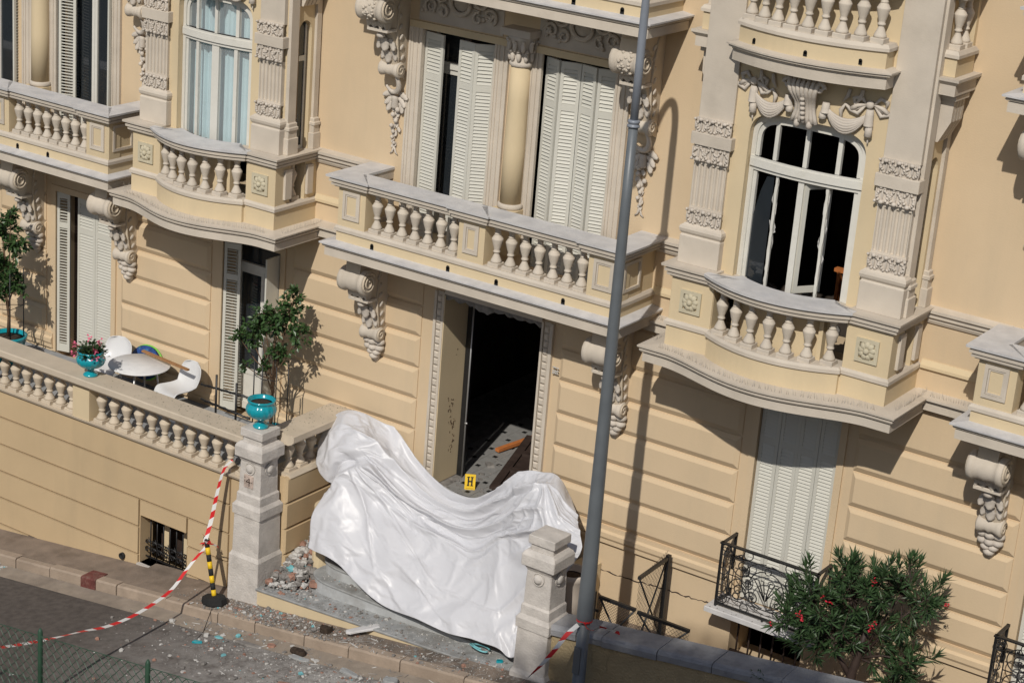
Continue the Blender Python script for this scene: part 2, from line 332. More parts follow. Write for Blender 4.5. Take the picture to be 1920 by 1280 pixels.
# ------------------------------------------------------------ villa
villa = root('villa', (-0.3, 2.0, -4.2), 'ochre villa with pale stone balconies, bay windows and a blown-open front door', 'building')
GZ0, GZ1 = -6.5, 0.80
WT = 0.62
def wall_holes(name, x0, x1, z0, z1, y0, y1, holes, m, parent=None):
    xs = sorted({x0, x1, *[h[0] for h in holes], *[h[1] for h in holes]}); zs = sorted({z0, z1, *[h[2] for h in holes], *[h[3] for h in holes]})
    xs = [x for x in xs if x0 <= x <= x1]; zs = [z for z in zs if z0 <= z <= z1]
    mb = MB()
    def solid(i, j):
        if i < 0 or j < 0 or i >= len(xs)-1 or j >= len(zs)-1: return False
        cx, cz = (xs[i]+xs[i+1])/2, (zs[j]+zs[j+1])/2
        return not any(h[0] < cx < h[1] and h[2] < cz < h[3] for h in holes)
    for i in range(len(xs)-1):
        for j in range(len(zs)-1):
            if not solid(i, j): continue
            a, b, c, d = xs[i], xs[i+1], zs[j], zs[j+1]
            mb.add([(a,y0,c),(b,y0,c),(b,y0,d),(a,y0,d)], [(0,1,2,3)]); mb.add([(a,y1,c),(b,y1,c),(b,y1,d),(a,y1,d)], [(3,2,1,0)])
            if not solid(i-1, j): mb.add([(a,y0,c),(a,y1,c),(a,y1,d),(a,y0,d)], [(3,2,1,0)])
            if not solid(i+1, j): mb.add([(b,y0,c),(b,y1,c),(b,y1,d),(b,y0,d)], [(0,1,2,3)])
            if not solid(i, j-1): mb.add([(a,y0,c),(b,y0,c),(b,y1,c),(a,y1,c)], [(3,2,1,0)])
            if not solid(i, j+1): mb.add([(a,y0,d),(b,y0,d),(b,y1,d),(a,y1,d)], [(0,1,2,3)])
    return mb.build(name, m, parent or villa)
DZ = -2.66     # floor level inside
GH = [(-12.4,-11.1,DZ,0.22), (-9.40,-8.08,DZ-.12,0.24), (-5.62,-4.42,DZ-.12,0.30), (-1.22,0.52,DZ-.12,0.42), (4.12,5.32,-2.76,0.30), (8.12,9.32,-2.76,0.30), (4.06,5.18,-3.72,-3.02), (12.2,13.4,-2.76,0.3)]
wall_holes('wall', -14, 15, GZ0, GZ1+0.4, 0, WT, GH, M['wall'])
UH = [(-11.55,-10.35,1.0,4.32), (-9.38,-8.16,1.0,4.32), (-1.95,-0.66,1.0,4.32), (0.15,1.36,1.0,4.32), (8.0,9.3,1.0,4.32),
      (-6.55,-3.95,1.05,4.9), (3.2,6.1,1.05,4.9)]
wall_holes('wall', -14, 15, GZ1+0.4, 9.5, 0, 0.45, UH, M['wall'])
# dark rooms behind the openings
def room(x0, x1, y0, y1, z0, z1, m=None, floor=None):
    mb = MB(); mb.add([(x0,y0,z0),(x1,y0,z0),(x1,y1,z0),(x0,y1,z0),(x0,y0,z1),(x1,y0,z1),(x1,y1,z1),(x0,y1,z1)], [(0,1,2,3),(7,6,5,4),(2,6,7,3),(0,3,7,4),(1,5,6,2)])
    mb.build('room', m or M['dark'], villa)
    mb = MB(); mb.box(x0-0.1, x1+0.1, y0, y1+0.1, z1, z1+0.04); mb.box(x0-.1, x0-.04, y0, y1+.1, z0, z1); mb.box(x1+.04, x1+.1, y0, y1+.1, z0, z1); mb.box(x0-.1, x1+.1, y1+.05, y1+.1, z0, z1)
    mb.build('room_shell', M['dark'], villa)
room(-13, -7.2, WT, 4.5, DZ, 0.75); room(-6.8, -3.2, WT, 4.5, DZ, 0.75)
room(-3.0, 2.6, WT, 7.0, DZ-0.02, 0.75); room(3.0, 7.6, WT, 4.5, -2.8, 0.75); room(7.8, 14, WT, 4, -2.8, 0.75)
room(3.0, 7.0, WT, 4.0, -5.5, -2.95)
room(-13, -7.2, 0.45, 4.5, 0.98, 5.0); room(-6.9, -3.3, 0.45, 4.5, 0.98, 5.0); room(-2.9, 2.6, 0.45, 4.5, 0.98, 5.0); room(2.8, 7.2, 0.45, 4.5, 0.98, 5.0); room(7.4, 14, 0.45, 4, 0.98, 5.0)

# rusticated courses of the ground floor, each block with a chamfered face
def block(x0, x1, z0, z1, m=None, parent=None, y=0.0, d=0.055, ch=0.062):
    e = 0.016
    r = lambda a, yy: [(x0+a, yy, z0+a), (x1-a, yy, z0+a), (x1-a, yy, z1-a), (x0+a, yy, z1-a)]
    mb = MB(); mb.loft([r(e, y+0.01), r(e, y-0.018), r(ch*0.35+e, y-d*0.55), r(ch+e, y-d)])
    return mb.build('rusticated_block', m or M['wall'], parent or villa)
ZL = [0.80, 0.135, -0.355, -0.86, -1.365, -1.865, -2.33]
SPANS = [(-10.75,-9.62), (-7.86,-5.85), (-4.18,-1.62), (0.86,3.90), (5.55,7.92), (9.55,12.0), (-14,-12.6)]
for a, b in SPANS:
    for i in range(6): block(a, b, ZL[i+1], ZL[i])
# plinth moulding
PL = [(0,-2.34),(0.05,-2.34),(0.05,-2.40),(0.085,-2.43),(0.085,-2.50),(0.06,-2.54),(0.06,-2.60),(0,-2.62)]
for a, b in ((-14,-9.45), (-8.03,-5.67), (-4.37,-1.6), (0.78,4.06), (5.38,8.06), (9.38,12.1)):
    mb = MB(); mb.sweep([(a,0),(b,0)], PL); mb.build('plinth_moulding', M['wall'], villa)
# crack running across the plain base
mb = MB(); x = 1.0; z = -3.12; pts = []
cr = random.Random(5)
while x < 3.9:
    pts.append((x, -0.002, z)); x += cr.uniform(0.03, 0.07); z = -3.12+0.05*(x-1)+cr.uniform(-0.014, 0.014)
mb.tube(pts, [cr.choice([0.003,0.005,0.009,0.012]) for _ in pts], 5); mb.build('crack', M['dwood'], villa)

# string course across the whole upper wall: rail height and floor height
def ornament(name, m, parent): pass
SC1 = [(0,1.93),(0.03,1.93),(0.05,1.97),(0.05,2.0),(0.09,2.02),(0.09,2.07),(0.13,2.09),(0.13,2.13),(0.0,2.16)]
SC2 = [(0,1.30),(0.05,1.32),(0.05,1.36),(0.015,1.43),(0,1.43)]
SC3 = [(0,0.82),(0.17,0.82),(0.17,0.93),(0.19,0.94),(0.19,0.955),(0.23,0.97),(0.23,1.0),(0,1.03)]
for a, b in ((-7.2,-6.75), (-3.78,-2.6), (2.25,3.0), (6.28,7.4)):
    for nm, P in (('string_course', SC1), ('string_course', SC2), ('string_course', SC3)):
        mb = MB(); mb.sweep([(a,0),(b,0)], P); mb.build(nm, M['stone'] if P is not SC2 else M['cream'], villa)

# ---------------- shared pieces: balusters
def baluster_mesh(name, h, m, rb=1.0):
    mb = MB(); p = 0.088*rb
    mb.bbox(-p, p, -p, p, 0, 0.065*h/0.6, 0.006)
    prof = [(.080,.065),(.080,.09),(.070,.11),(.045,.165),(.036,.19),(.034,.205),(.050,.212),(.052,.228),(.040,.238),(.044,.262),(.066,.33),(.080,.385),(.083,.40),(.083,.412),(.078,.417),(.062,.445),(.046,.465),(.043,.47),(.050,.474),(.050,.487),(.040,.492),(.042,.535),(.056,.565),(.062,.575)]
    mb.lathe([(r*rb, z*h/0.6) for r, z in prof], n=18)
    mb.box(-p*.9, p*.9, -p*.9, p*.9, 0.575*h/0.6, h)
    return meshof(mb, name, m)
BAL = baluster_mesh('baluster', 0.60, M['stone'])
BALT = baluster_mesh('baluster', 0.56, M['warm'], 1.10)

RAIL = [(-.30,1.975),(.012,1.975),(.012,1.992),(.048,1.998),(.052,2.028),(.034,2.032),(.034,2.043),(.074,2.050),(.076,2.088),(.058,2.092),(.058,2.118),(-.30,2.118)]
COPE = [(-.315,2.118),(.108,2.118),(.112,2.150),(-.315,2.154)]
LEDGE = [(-.22,1.305),(.028,1.305),(.028,1.352),(0.0,1.385),(-.22,1.385)]
def jog(pts, peds, d=0.028):
    return pts
def panel(parent, x0, x1, z0, z1, y, m, m2):
    # framed sunk panel on a pedestal's front
    mb = MB(); f = 0.045
    for a, b, c, e in ((x0,x1,z0,z0+f),(x0,x1,z1-f,z1),(x0,x0+f,z0+f,z1-f),(x1-f,x1,z0+f,z1-f)): mb.box(a, b, y-0.024, y+0.004, c, e)
    g2 = f+0.004; f2 = 0.022
    for a, b, c, e in ((x0+g2,x1-g2,z0+g2,z0+g2+f2),(x0+g2,x1-g2,z1-g2-f2,z1-g2),(x0+g2,x0+g2+f2,z0+g2+f2,z1-g2-f2),(x1-g2-f2,x1-g2,z0+g2+f2,z1-g2-f2)): mb.box(a, b, y-0.013, y+0.004, c, e)
    return mb.build('panel_frame', m, parent)
def panel_x(parent, y0, y1, z0, z1, x, m):
    mb = MB(); f = 0.045
    for a, b, c, e in ((y0,y1,z0,z0+f),(y0,y1,z1-f,z1),(y0,y0+f,z0+f,z1-f),(y1-f,y1,z0+f,z1-f)): mb.box(x-0.004, x+0.024, a, b, c, e)
    return mb.build('panel_frame', m, parent)

def balcony(xl, xr, peds, nb, dz=0.0, weep=(), label=None, full=True):
    Y = -0.97
    path = [(xl,0.0),(xl,Y),(xr,Y),(xr,0.0)]
    Z = lambda P: [(d, z+dz) for d, z in P]
    band = MB(); band.sweep(path, Z([(-.28,1.0),(0,1.0),(0,1.31),(-.28,1.31)])); 
    b = band.build('balcony', M['cream'], villa)
    if label: b['label'] = label
    s = MB(); s.sweep(path, Z([(-.3,.925),(.115,.925),(.115,1.045),(.098,1.047),(.098,1.058),(.135,1.062),(.145,1.078),(.145,1.088),(.125,1.090),(.125,1.105),(-.3,1.105)])); s.prism([(xl+.2,-.0),(xl+.2,Y+.2),(xr-.2,Y+.2),(xr-.2,-.0)], .935+dz, 1.09+dz)
    s.build('cornice', M['stone'], b)
    s = MB(); s.sweep(path, Z([(-.02,1.105),(.178,1.105),(.180,1.128),(.002,1.155),(-.02,1.155)])); s.build('cornice_cap', M['marble'], b)
    s = MB(); s.sweep(path, Z(LEDGE)); s.build('ledge', M['stone'], b)
    # rail with small breaks forward over the pedestals
    d = 0.03
    rp = [(xl-d,0.0),(xl-d,Y-d)]
    for p0, p1 in peds:
        if p0 <= xl+0.01: rp += [(p1+.03,Y-d),(p1+.03,Y)]
        elif p1 >= xr-0.01: rp += [(p0-.03,Y),(p0-.03,Y-d)]
        else: rp += [(p0-.03,Y),(p0-.03,Y-d),(p1+.03,Y-d),(p1+.03,Y)]
    rp += [(xr+d,Y-d),(xr+d,0.0)]
    s = MB(); s.sweep(rp, Z(RAIL)); s.build('handrail', M['stone'], b)
    s = MB(); s.sweep(rp, Z(COPE)); s.build('marble_coping', M['marble'], b)
    for i, (p0, p1) in enumerate(peds):
        s = MB(); s.bbox(p0, p1, Y+.015, Y+.27, 1.385+dz, 1.975+dz, 0.004); s.build('pedestal', M['cream'], b)
        panel(b, p0+.095, p1-.095, 1.50+dz, 1.925+dz, Y+.015, M['stone'], M['cream'])
    for q in range(len(peds)-1):
        x0, x1 = peds[q][1], peds[q+1][0]; n = nb
        for i in range(n):
            inst(BAL, 'baluster', b, (x0+(x1-x0)*(i+0.62)/(n+0.24), Y+.125, 1.38+dz))
    # return sides: pedestal with a panel near the corner, plain pier at the wall
    for x, sgn in ((xl, 1), (xr, -1)):
        s = MB(); a, c = (x, x+.24) if sgn > 0 else (x-.24, x)
        s.bbox(a+.012, c-.012, Y+.27, -.34, 1.385+dz, 1.975+dz, 0.003); s.bbox(a+.03, c-.03, -.34, 0.0, 1.385+dz, 1.975+dz, 0.003); s.build('side_pedestal', M['cream'], b)
        if sgn < 0: panel_x(b, Y+.10, -.42, 1.50+dz, 1.925+dz, x-.012, M['stone'])
    for wx in weep:
        s = MB(); s.box(wx-.03, wx+.03, Y-.004, Y+.05, 1.152+dz, 1.215+dz); s.lathe([(.03,-.004),(.03,.05)], (wx, Y, 1.215+dz), 10, 'y'); s.build('weep_hole', M['ink'], b)
    return b
balcony(-2.60, 2.26, [(-2.60,-2.10),(-.43,.02),(1.74,2.26)], 7, weep=(-1.93,-.56,.28,1.40), label='long balcony above the blown-open front door')
balcony(-12.1, -7.25, [(-12.1,-11.6),(-10.0,-9.52),(-7.75,-7.25)], 8, weep=(-9.3,-8.6))
balcony(7.36, 12.2, [(7.36,7.86),(9.55,10.0),(11.7,12.2)], 7, weep=(8.35,9.6))
balcony(-2.60, 2.26, [(-2.60,-2.10),(-.43,.02),(1.74,2.26)], 7, dz=4.10, weep=(-.05,1.15,1.9))
balcony(7.36, 12.2, [(7.36,7.86),(9.55,10.0),(11.7,12.2)], 7, dz=4.10)

# ---------------- ornament helpers
LUMP = {}
def lump(m):
    if m.name not in LUMP:
        mb = MB(); mb.ell((0,0,0), (1,1,1), 8, 5); LUMP[m.name] = meshof(mb, 'leaf', m)
    return LUMP[m.name]
def leafband(parent, x0, x1, z0, z1, y, n, m, dpt=0.05, seed=0, down=False):
    # carved acanthus band: a row of curled leaves with lobes and a rolled tip
    rr = random.Random(seed); mb = MB(); wd = (x1-x0)/n; h = z1-z0
    mb.box(x0+.006, x1-.006, y-.012, y+.02, z0, z1)
    for i in range(n):
        cx = x0+wd*(i+.5); tip = z0+h*.12 if down else z1-h*.10
        for k in range(7):
            t = k/6; zz = z0+h*(0.1+0.8*t); hw = wd*(.16+.30*math.sin(math.pi*min(t*1.15,1)))
            for sx in (-1, 1):
                mb.ell((cx+sx*hw*.9, y-.016-rr.uniform(0,.014), zz+rr.uniform(-.01,.01)), (wd*.15, .022, h*.085), 6, 4, Matrix.Rotation(sx*rr.uniform(.5,.9), 3, 'Y'))
        mb.ell((cx, y-.018, (z0+z1)/2), (wd*.075, .026, h*.42), 6, 5)
        mb.ell((cx, y-dpt*.85, tip), (wd*.20, .034, h*.13), 8, 5)
    for i in range(n+1):
        cx = x0+wd*i
        mb.ell((cx, y-.02, z0+h*.5), (wd*.06, .02, h*.42), 6, 4)
        mb.ell((cx, y-dpt*.75, tip), (wd*.12, .028, h*.10), 6, 4)
    return mb.build('leaf_band', m, parent)

def acan(mb, p, L, W, curl=.35, tilt=0.0, out=Vector((0,-1,0)), lean=0.0):
    # one carved acanthus leaf: lobed outline, raised midrib, tip rolling outwards
    p = Vector(p); dn = Vector((math.sin(tilt), 0, -math.cos(tilt))); sd = Vector((math.cos(tilt), 0, math.sin(tilt))); rings = []
    for i in range(10):
        t = i/9; w_ = W*(math.sin(math.pi*(.14+.80*t))**.8)*(.68+.32*abs(math.sin(3.6*math.pi*t+.4))); o = curl*L*(t**2.6)+lean*L*t-.10*L*max(0,t-.85)*6
        c = p+dn*(L*(t-.10*max(0,t-.8)*5))+out*o; ring = []
        for jx in (-1,-.55,0,.55,1): ring.append(tuple(c+sd*w_*jx+out*((1-abs(jx))*.28*W+(.10*W if jx == 0 else 0)-.05*W*math.cos(jx*5))))
        ring += [tuple(c+sd*w_*.9-out*.03), tuple(c-sd*w_*.9-out*.03)]
        rings.append(ring)
    mb.loft(rings, True, True, True)
def bracket(cx, dz, garland=False):
    mb = MB()
    # S-profile body carrying the slab
    S = [(0,.95),(-.62,.95),(-.74,.80),(-.76,.60),(-.62,.36),(-.50,.24),(-.40,.08),(-.31,-.14),(-.25,-.36),(-.16,-.54),(0,-.62)]
    mb.loft([[(cx+sx, y, z+dz) for y, z in S] for sx in (-.135, .135)])
    b = mb.build('bracket', M['warm'], villa)
    ZB = .50
    s = MB()
    s.lathe([(.10,-.235),(.175,-.235),(.19,-.225),(.195,-.16),(.175,-.145),(.165,-.08),(.178,0),(.165,.08),(.175,.145),(.195,.16),(.19,.225),(.175,.235),(.10,.235)], (cx,-.66,ZB+dz), 24, 'x')
    if garland:
        rr = random.Random(int(cx*5)+1)
        for k in range(26): a = rr.uniform(1.9,4.6); s.ell((cx+rr.uniform(-.10,.10), -.66+.172*math.cos(a), ZB+dz+.172*math.sin(a)), (.03,.02,.022), 6, 4)
    s.build('volute', M['stone'], b)
    for sx in (-1, 1):     # spiral on each cheek
        s = MB(); pts = []
        for k in range(34):
            a = .6+k*.42*(1 if sx > 0 else 1); r = .165*(1-k/42); pts.append((cx+sx*(.236+.012*k/34), -.66+r*math.cos(a), ZB+dz+r*math.sin(a)))
        s.tube(pts, [.020-.0002*k for k in range(34)], 6); s.build('cheek_spiral', M['warm'], b)
    s = MB(); rings = []               # toothed apron below the scroll
    n = 12
    for i in range(n+1):
        x = cx-.17+.34*i/n; tz = .05*abs(((i*3/n) % 1)-.5)*2; rings.append([(x,-.60,.34+dz),(x,-.64,.29+dz-.0),(x,-.60-.02*tz,.24+dz-tz),(x,-.52,.24+dz-tz),(x,-.45,.34+dz)])
    s.loft(rings); s.build('apron', M['stone'], b)
    s = MB(); s.bbox(cx-.185, cx+.185, -.60, -.36, .155+dz, .20+dz, .008); s.build('apron_shelf', M['stone'], b)
    rr = random.Random(int(cx*10)+9)
    s = MB(); s.ell((cx, -.50, .09+dz), (.07, .06, .045), 10, 5); s.build('boss', M['orn'], b)
    for (ox, oz, oy, L_, W_, tl) in ((0,.06,-.435,.24,.085,0),(-.085,.03,-.40,.20,.055,-.35),(.085,.03,-.40,.20,.055,.35),(0,-.14,-.335,.22,.075,0),(-.075,-.14,-.31,.18,.05,-.3),(.075,-.14,-.31,.18,.05,.3)):
        s = MB(); acan(s, (cx+ox, oy, oz+dz), L_, W_, .30, tl, lean=-.40); s.build('leaf', M['orn'], b)
    for sx in (-1, 1):       # fern trailing down each cheek
        s = MB(); pts = [(cx+sx*.140, -.16-.10*math.sin(t*2.2+.4)-.16*t*(1-t), .80-1.15*t+dz) for t in np.linspace(0,1,12)]; s.tube(pts, [.022]*11+[.006], 6); s.build('fern_stem', M['warm'], b)
        for k in range(7):
            t = k/6; s = MB(); c = Vector((cx+sx*.142, -.30+.16*t, .66-.92*t+dz)); s.ell(c, (.018,.060,.032), 7, 5, Matrix.Rotation(.7, 3, 'X')); s.build('fern_leaf', M['orn'], b)
    s = MB(); ZS = -.44
    s.lathe([(.06,-.17),(.105,-.17),(.12,-.155),(.105,-.10),(.088,-.05),(.105,0),(.088,.05),(.105,.10),(.12,.155),(.105,.17),(.06,.17)], (cx,-.20,ZS+dz), 16, 'x')
    s.build('lower_scroll', M['stone'], b)
    for sx in (-1, 1):
        s = MB(); s.tube([(cx+sx*.172, -.20+.10*(1-k/22)*math.cos(k*.5), ZS+dz+.10*(1-k/22)*math.sin(k*.5)) for k in range(20)], .013, 5); s.build('cheek_spiral', M['warm'], b)
    if not garland:
        for z, n, r, yy in ((-.585,3,.088,-.13), (-.685,3,.082,-.12), (-.765,2,.080,-.10), (-.835,1,.085,-.075)):
            for i in range(n):
                x = cx+(i-(n-1)/2)*r*1.25; s = MB(); s.ell((x, yy-.03*(1-abs(i-(n-1)/2)), z+dz), (r*.95, r*.95, r*.66), 10, 6); s.build('drapery_lobe', M['orn'], b)
        s = MB(); s.lathe([(.06,-.83),(.066,-.85),(.05,-.90),(.018,-.955)], (cx,-.055,dz), 10); s.build('drop', M['orn'], b)
    else:
        s = MB(); pts = [(cx+.125*math.cos(a), -.17-.06*math.sin(a), -.64+dz+.16*math.sin(a)) for a in np.linspace(-2.7, 1.0, 18)]
        s.tube(pts, [.016+.026*math.sin(math.pi*i/17) for i in range(18)], 8); s.build('ring', M['orn'], b)
        for sx in (-1, 1):
            for q in range(3):
                s = MB(); acan(s, (cx+sx*(.03+.02*q), -.05, -.80-.08*q+dz), .24-.03*q, .05, .15, sx*(1.15-.35*q)); s.build('ribbon', M['orn'], b)
        s = MB(); s.lathe([(.05,0),(.06,.03),(.052,.14),(.06,.17),(.04,.19)], (cx,-.06,-1.05+dz), 12); s.build('knot', M['orn'], b)
        for i in range(22):
            t = i/21; z = -1.03-.60*t; sp = .10*(1-t)**.7+.012; s = MB()
            if i % 3 == 1: s.ell((cx+rr.uniform(-sp,sp)*.7, -.05-.03*(1-t), z+dz), (.042*(1-.4*t),.04*(1-.4*t),.042*(1-.4*t)), 8, 5); s.build('fruit', M['orn'], b)
            else: acan(s, (cx+rr.uniform(-sp,sp)*.6, -.025-.03*rr.random()*(1-t), z+.04+dz), .13*(1-.4*t), .040*(1-.35*t), .25, rr.uniform(-1,1)*(1.1-.5*t)); s.build('leaf', M['orn'], b)
        for sx in (-1,1):
            s = MB(); s.tube([(cx,-.02,-1.62+dz),(cx+sx*.03,-.02,-1.72+dz),(cx+sx*.07,-.02,-1.75+dz)], [.018,.016,.008], 5); s.build('tassel', M['orn'], b)
    return b
for x in (-12.0, -9.80, -7.62, -2.42, 1.92, 7.60): bracket(x, 0.0)
for x in (-7.42, -2.34, 1.92, 7.60): bracket(x, 4.10, True)
# ------------------------------------------------------------ bay windows
def bay_path(cx, hw, yf, bulge, hc, step=0.0, smooth=False, n=18, d=0.0):
    p = [(cx-hw, 0.0), (cx-hw, yf)]
    if smooth:
        for i in range(n*2+1):
            t = -1+i/n; a = min(abs(t)/1.0, 1); p.append((cx+t*(hw-.12), yf-bulge*(0.5+0.5*math.cos(math.pi*a))**0.85))
    else:
        if step: p.append((cx-hc, yf))
        for i in range(n+1):
            t = -1+2*i/n; p.append((cx+t*hc, yf-step-(bulge-step)*(1-t*t)))
        if step: p.append((cx+hc, yf))
    return p+[(cx+hw, yf), (cx+hw, 0.0)]
def arch_outline(cx, hw, zb, zs, h, n=20, e=2.6):
    pts = [(cx-hw, zb)]
    for i in range(n+1):
        t = math.pi-math.pi*i/n; c, s_ = math.cos(t), math.sin(t)
        pts.append((cx+hw*math.copysign(abs(c)**(2/e), c), zs+h*abs(s_)**(2/e)))
    return pts+[(cx+hw, zb)]
def ring_xz(mb, A, B, y0, y1, close=False):
    # solid strip between two matching outlines, from y0 to y1
    n = len(A)
    rings = [[(A[i][0],y0,A[i][1]), (B[i][0],y0,B[i][1]), (B[i][0],y1,B[i][1]), (A[i][0],y1,A[i][1])] for i in range(n)]
    return mb.loft(rings)
def pilaster(parent, cx, w_, y, ztop, seed, nf=6):
    # fluted pilaster with carved bands on the bay's front
    h = w_/2
    s = MB(); s.bbox(cx-h-.05, cx+h+.05, y-.075, y+.1, 2.155, 2.52, .006)
    s.loft([[(cx-a, y-b_, z), (cx+a, y-b_, z), (cx+a, y+.1, z), (cx-a, y+.1, z)] for a, b_, z in ((h+.05,.075,2.52),(h+.035,.05,2.545),(h+.045,.06,2.56),(h+.06,.075,2.58),(h+.068,.085,2.62),(h+.06,.075,2.655),(h+.03,.04,2.675),(h+.02,.03,2.69))])
    p = s.build('pilaster', M['stone'], parent)
    leafband(p, cx-h, cx+h, 2.69, 2.90, y-.01, 3, M['orn'], .05, seed)
    s = MB(); prof = []; x0 = cx-h+.015; wf = (w_-.03)/nf
    for i in range(nf):
        a = x0+wf*i; prof += [(a, y)] + [(a+wf*(.16+.68*k/6), y+.030*math.sin(math.pi*k/6)**.7) for k in range(7)]
    prof += [(cx+h-.015, y), (cx+h-.015, y+.1), (x0, y+.1)]
    s.loft([[(x, yy, z) for x, yy in prof] for z in (2.92, 3.50)])
    s.box(cx-h+.01, cx+h-.01, y-.002, y+.09, 2.88, 2.925); s.box(cx-h+.01, cx+h-.01, y-.002, y+.09, 3.495, 3.54)
    s.build('fluted_shaft', M['stone'], p)
    leafband(p, cx-h-.012, cx+h+.012, 3.54, 3.76, y-.016, 3, M['orn'], .05, seed+1, True)
    s = MB(); s.bbox(cx-h-.045, cx+h+.045, y-.07, y+.1, 3.76, 3.92, .006); s.build('plain_block', M['stone'], p)
    leafband(p, cx-h-.01, cx+h+.01, 3.92, 4.11, y-.02, 3, M['orn'], .055, seed+2)
    s = MB(); s.bbox(cx-h, cx+h, y, y+.1, 4.10, ztop, .004); s.build('plain_shaft', M['stone'], p)
    return p
def rosette(parent, cx, z, y):
    s = MB(); f = .155
    for a, b, c, e in ((cx-f,cx+f,z-f,z-f+.05),(cx-f,cx+f,z+f-.05,z+f),(cx-f,cx-f+.05,z-f+.05,z+f-.05),(cx+f-.05,cx+f,z-f+.05,z+f-.05)): s.box(a, b, y-.028, y+.01, c, e)
    fr = s.build('rosette', M['rust'], parent)
    fl = MB()
    for k in range(9):
        a = 2*math.pi*k/9+.2; c, sn = math.cos(a), math.sin(a); rings = []
        for t in np.linspace(0,1,7):
            r = .028+.098*t; w_ = .039*math.sin(math.pi*(.12+.74*t))**.8; o = .03+.028*math.sin(math.pi*t*.9)-.02*t
            rings.append([(cx+r*c-q*w_*sn, y-o-.012*(1-abs(q))+.004, z+r*sn+q*w_*c) for q in (-1,-.5,0,.5,1)]+[(cx+r*c+.8*w_*-sn*-1*-1, y+.0, z+r*sn+.8*w_*c), (cx+r*c+.8*w_*sn, y+.0, z+r*sn-.8*w_*c)])
        fl.loft(rings, True, True, True)
    fl.ell((cx, y-.045, z), (.042, .034, .042), 12, 6); fl.build('flower', M['rust'], fr)
def bay(cx, hw, pil, wh, curtain, label):
    sx = hw/1.60; yf = -.98; hc = .95*sx; bl = .36*sx
    P = bay_path(cx, hw, yf, bl, hc, .05)
    PC = bay_path(cx, hw, yf, bl+.02, hc, smooth=True)
    s = MB(); s.sweep(P, [(-.25,.98),(0,.98),(0,1.31),(-.25,1.31)]); b = s.build('bay_window', M['cream'], villa, label=label)
    s = MB(); s.sweep(PC, [(-.3,.775),(.20,.775),(.20,.885),(.175,.888),(.175,.902),(.225,.908),(.24,.93),(.24,.948),(.212,.952),(.212,.968),(.262,.975),(.265,.998),(.0,1.02),(-.3,1.02)]); s.prism([(x*.93+cx*.07, min(y+.22, 0.0)) for x, y in PC], .785, 1.01); s.build('cornice', M['stone'], b)
    # scalloped lobes hanging at the wall under the bay
    s = MB()
    for k in range(11):
        x = cx-hw*.75+hw*1.5*k/10; s.ell((x, -.05, .74), (hw*.085, .06, .09), 10, 5)
    s.box(cx-hw*.85, cx+hw*.85, -.09, 0, .74, .79); s.build('scallop', M['stone'], b)
    s = MB(); s.sweep(P, [(d, z) for d, z in LEDGE]); s.build('ledge', M['stone'], b)
    s = MB(); s.sweep(P, RAIL); s.build('handrail', M['stone'], b)
    cp = P[2:-2]
    s = MB(); s.sweep(cp, [(-.36,2.118),(.112,2.118),(.116,2.155),(-.36,2.158)]); s.build('marble_coping', M['marble'], b)
    s = MB(); s.sweep(cp, [(-.36,1.0),(-.30,1.0),(-.30,2.0),(-.36,2.0)]); s.build('back_panel', M['cream'], b)
    s = MB(); s.sweep([P[0],P[1],P[2]], COPE); s.build('stone_coping', M['stone'], b); s = MB(); s.sweep([P[-3],P[-2],P[-1]], COPE); s.build('stone_coping', M['stone'], b)
    for sg in (-1, 1):
        x0, x1 = sorted((cx+sg*hc, cx+sg*hw)); s = MB(); s.bbox(x0+.01, x1-.01, yf+.012, yf+.3, 1.385, 1.975, .004); s.build('corner_pier', M['cream'], b)
        s2 = MB(); s2.bbox(x0+.005 if sg > 0 else x1-.10, x0+.10 if sg > 0 else x1-.005, yf+.03, yf+.25, 1.385, 1.975, .004)
        s2.build('return_pier', M['cream'], b)
        rosette(b, cx+sg*(hc+hw)/2, 1.68, yf+.012)
    for i in range(7):
        t = -1+2*(i+.62)/7.24; inst(BAL, 'baluster', b, (cx+t*hc, yf-.05-(bl-.05)*(1-t*t)+.125, 1.38))
    # right return: side piers, one baluster niche
    for sg in (1, -1):
        X = cx+sg*hw
        s = MB()
        a, c = sorted((X-sg*.012, X-sg*.25))
        s.bbox(a, c, yf+.3, -.62, 1.385, 1.975, .003); s.build('side_pier', M['cream'], b); s = MB(); s.bbox(a, c, -.28, 0.0, 1.385, 1.975, .003); s.build('side_pier', M['cream'], b)
        a, c = sorted((X+sg*.03, X-sg*.02))
        s = MB(); s.bbox(a, c, yf+.20, yf+.36, 1.46, 1.92, .006); s.build('side_slab', M['stone'], b); s = MB(); s.bbox(a, c, -.26, -.12, 1.46, 1.92, .006); s.build('side_slab', M['stone'], b)
        inst(BAL, 'baluster', b, (X-sg*.13, -.45, 1.38))
        # body of the bay above the parapet: return wall with a narrow round-headed window
    s = MB()
    x0, x1 = cx-hw+.06, cx+hw-.06; yb = -.72; zt = 7.5
    O = arch_outline(cx, wh, 2.0, 3.93, .43, 30, 3.5)
    xsm = [p[0] for p in O[1:-1]]
    st = len(s.v)
    def wallquads(y):
        q = []
        n = 6
        for (a, c) in ((x0, O[0][0]), (O[-1][0], x1)): s.add([(a,y,2.0),(c,y,2.0),(c,y,zt),(a,y,zt)], [(0,1,2,3)])
        for i in range(1, len(O)-2):
            (xa, za), (xb, zb) = O[i], O[i+1]
            if xb-xa > 1e-5: s.add([(xa,y,za),(xb,y,zb),(xb,y,zt),(xa,y,zt)], [(0,1,2,3)])
    wallquads(yb); wallquads(yb+.24)
    n = len(O); s.loft([[(p[0],yb,p[1]) for p in O], [(p[0],yb+.24,p[1]) for p in O]], closed=False, cap=False)
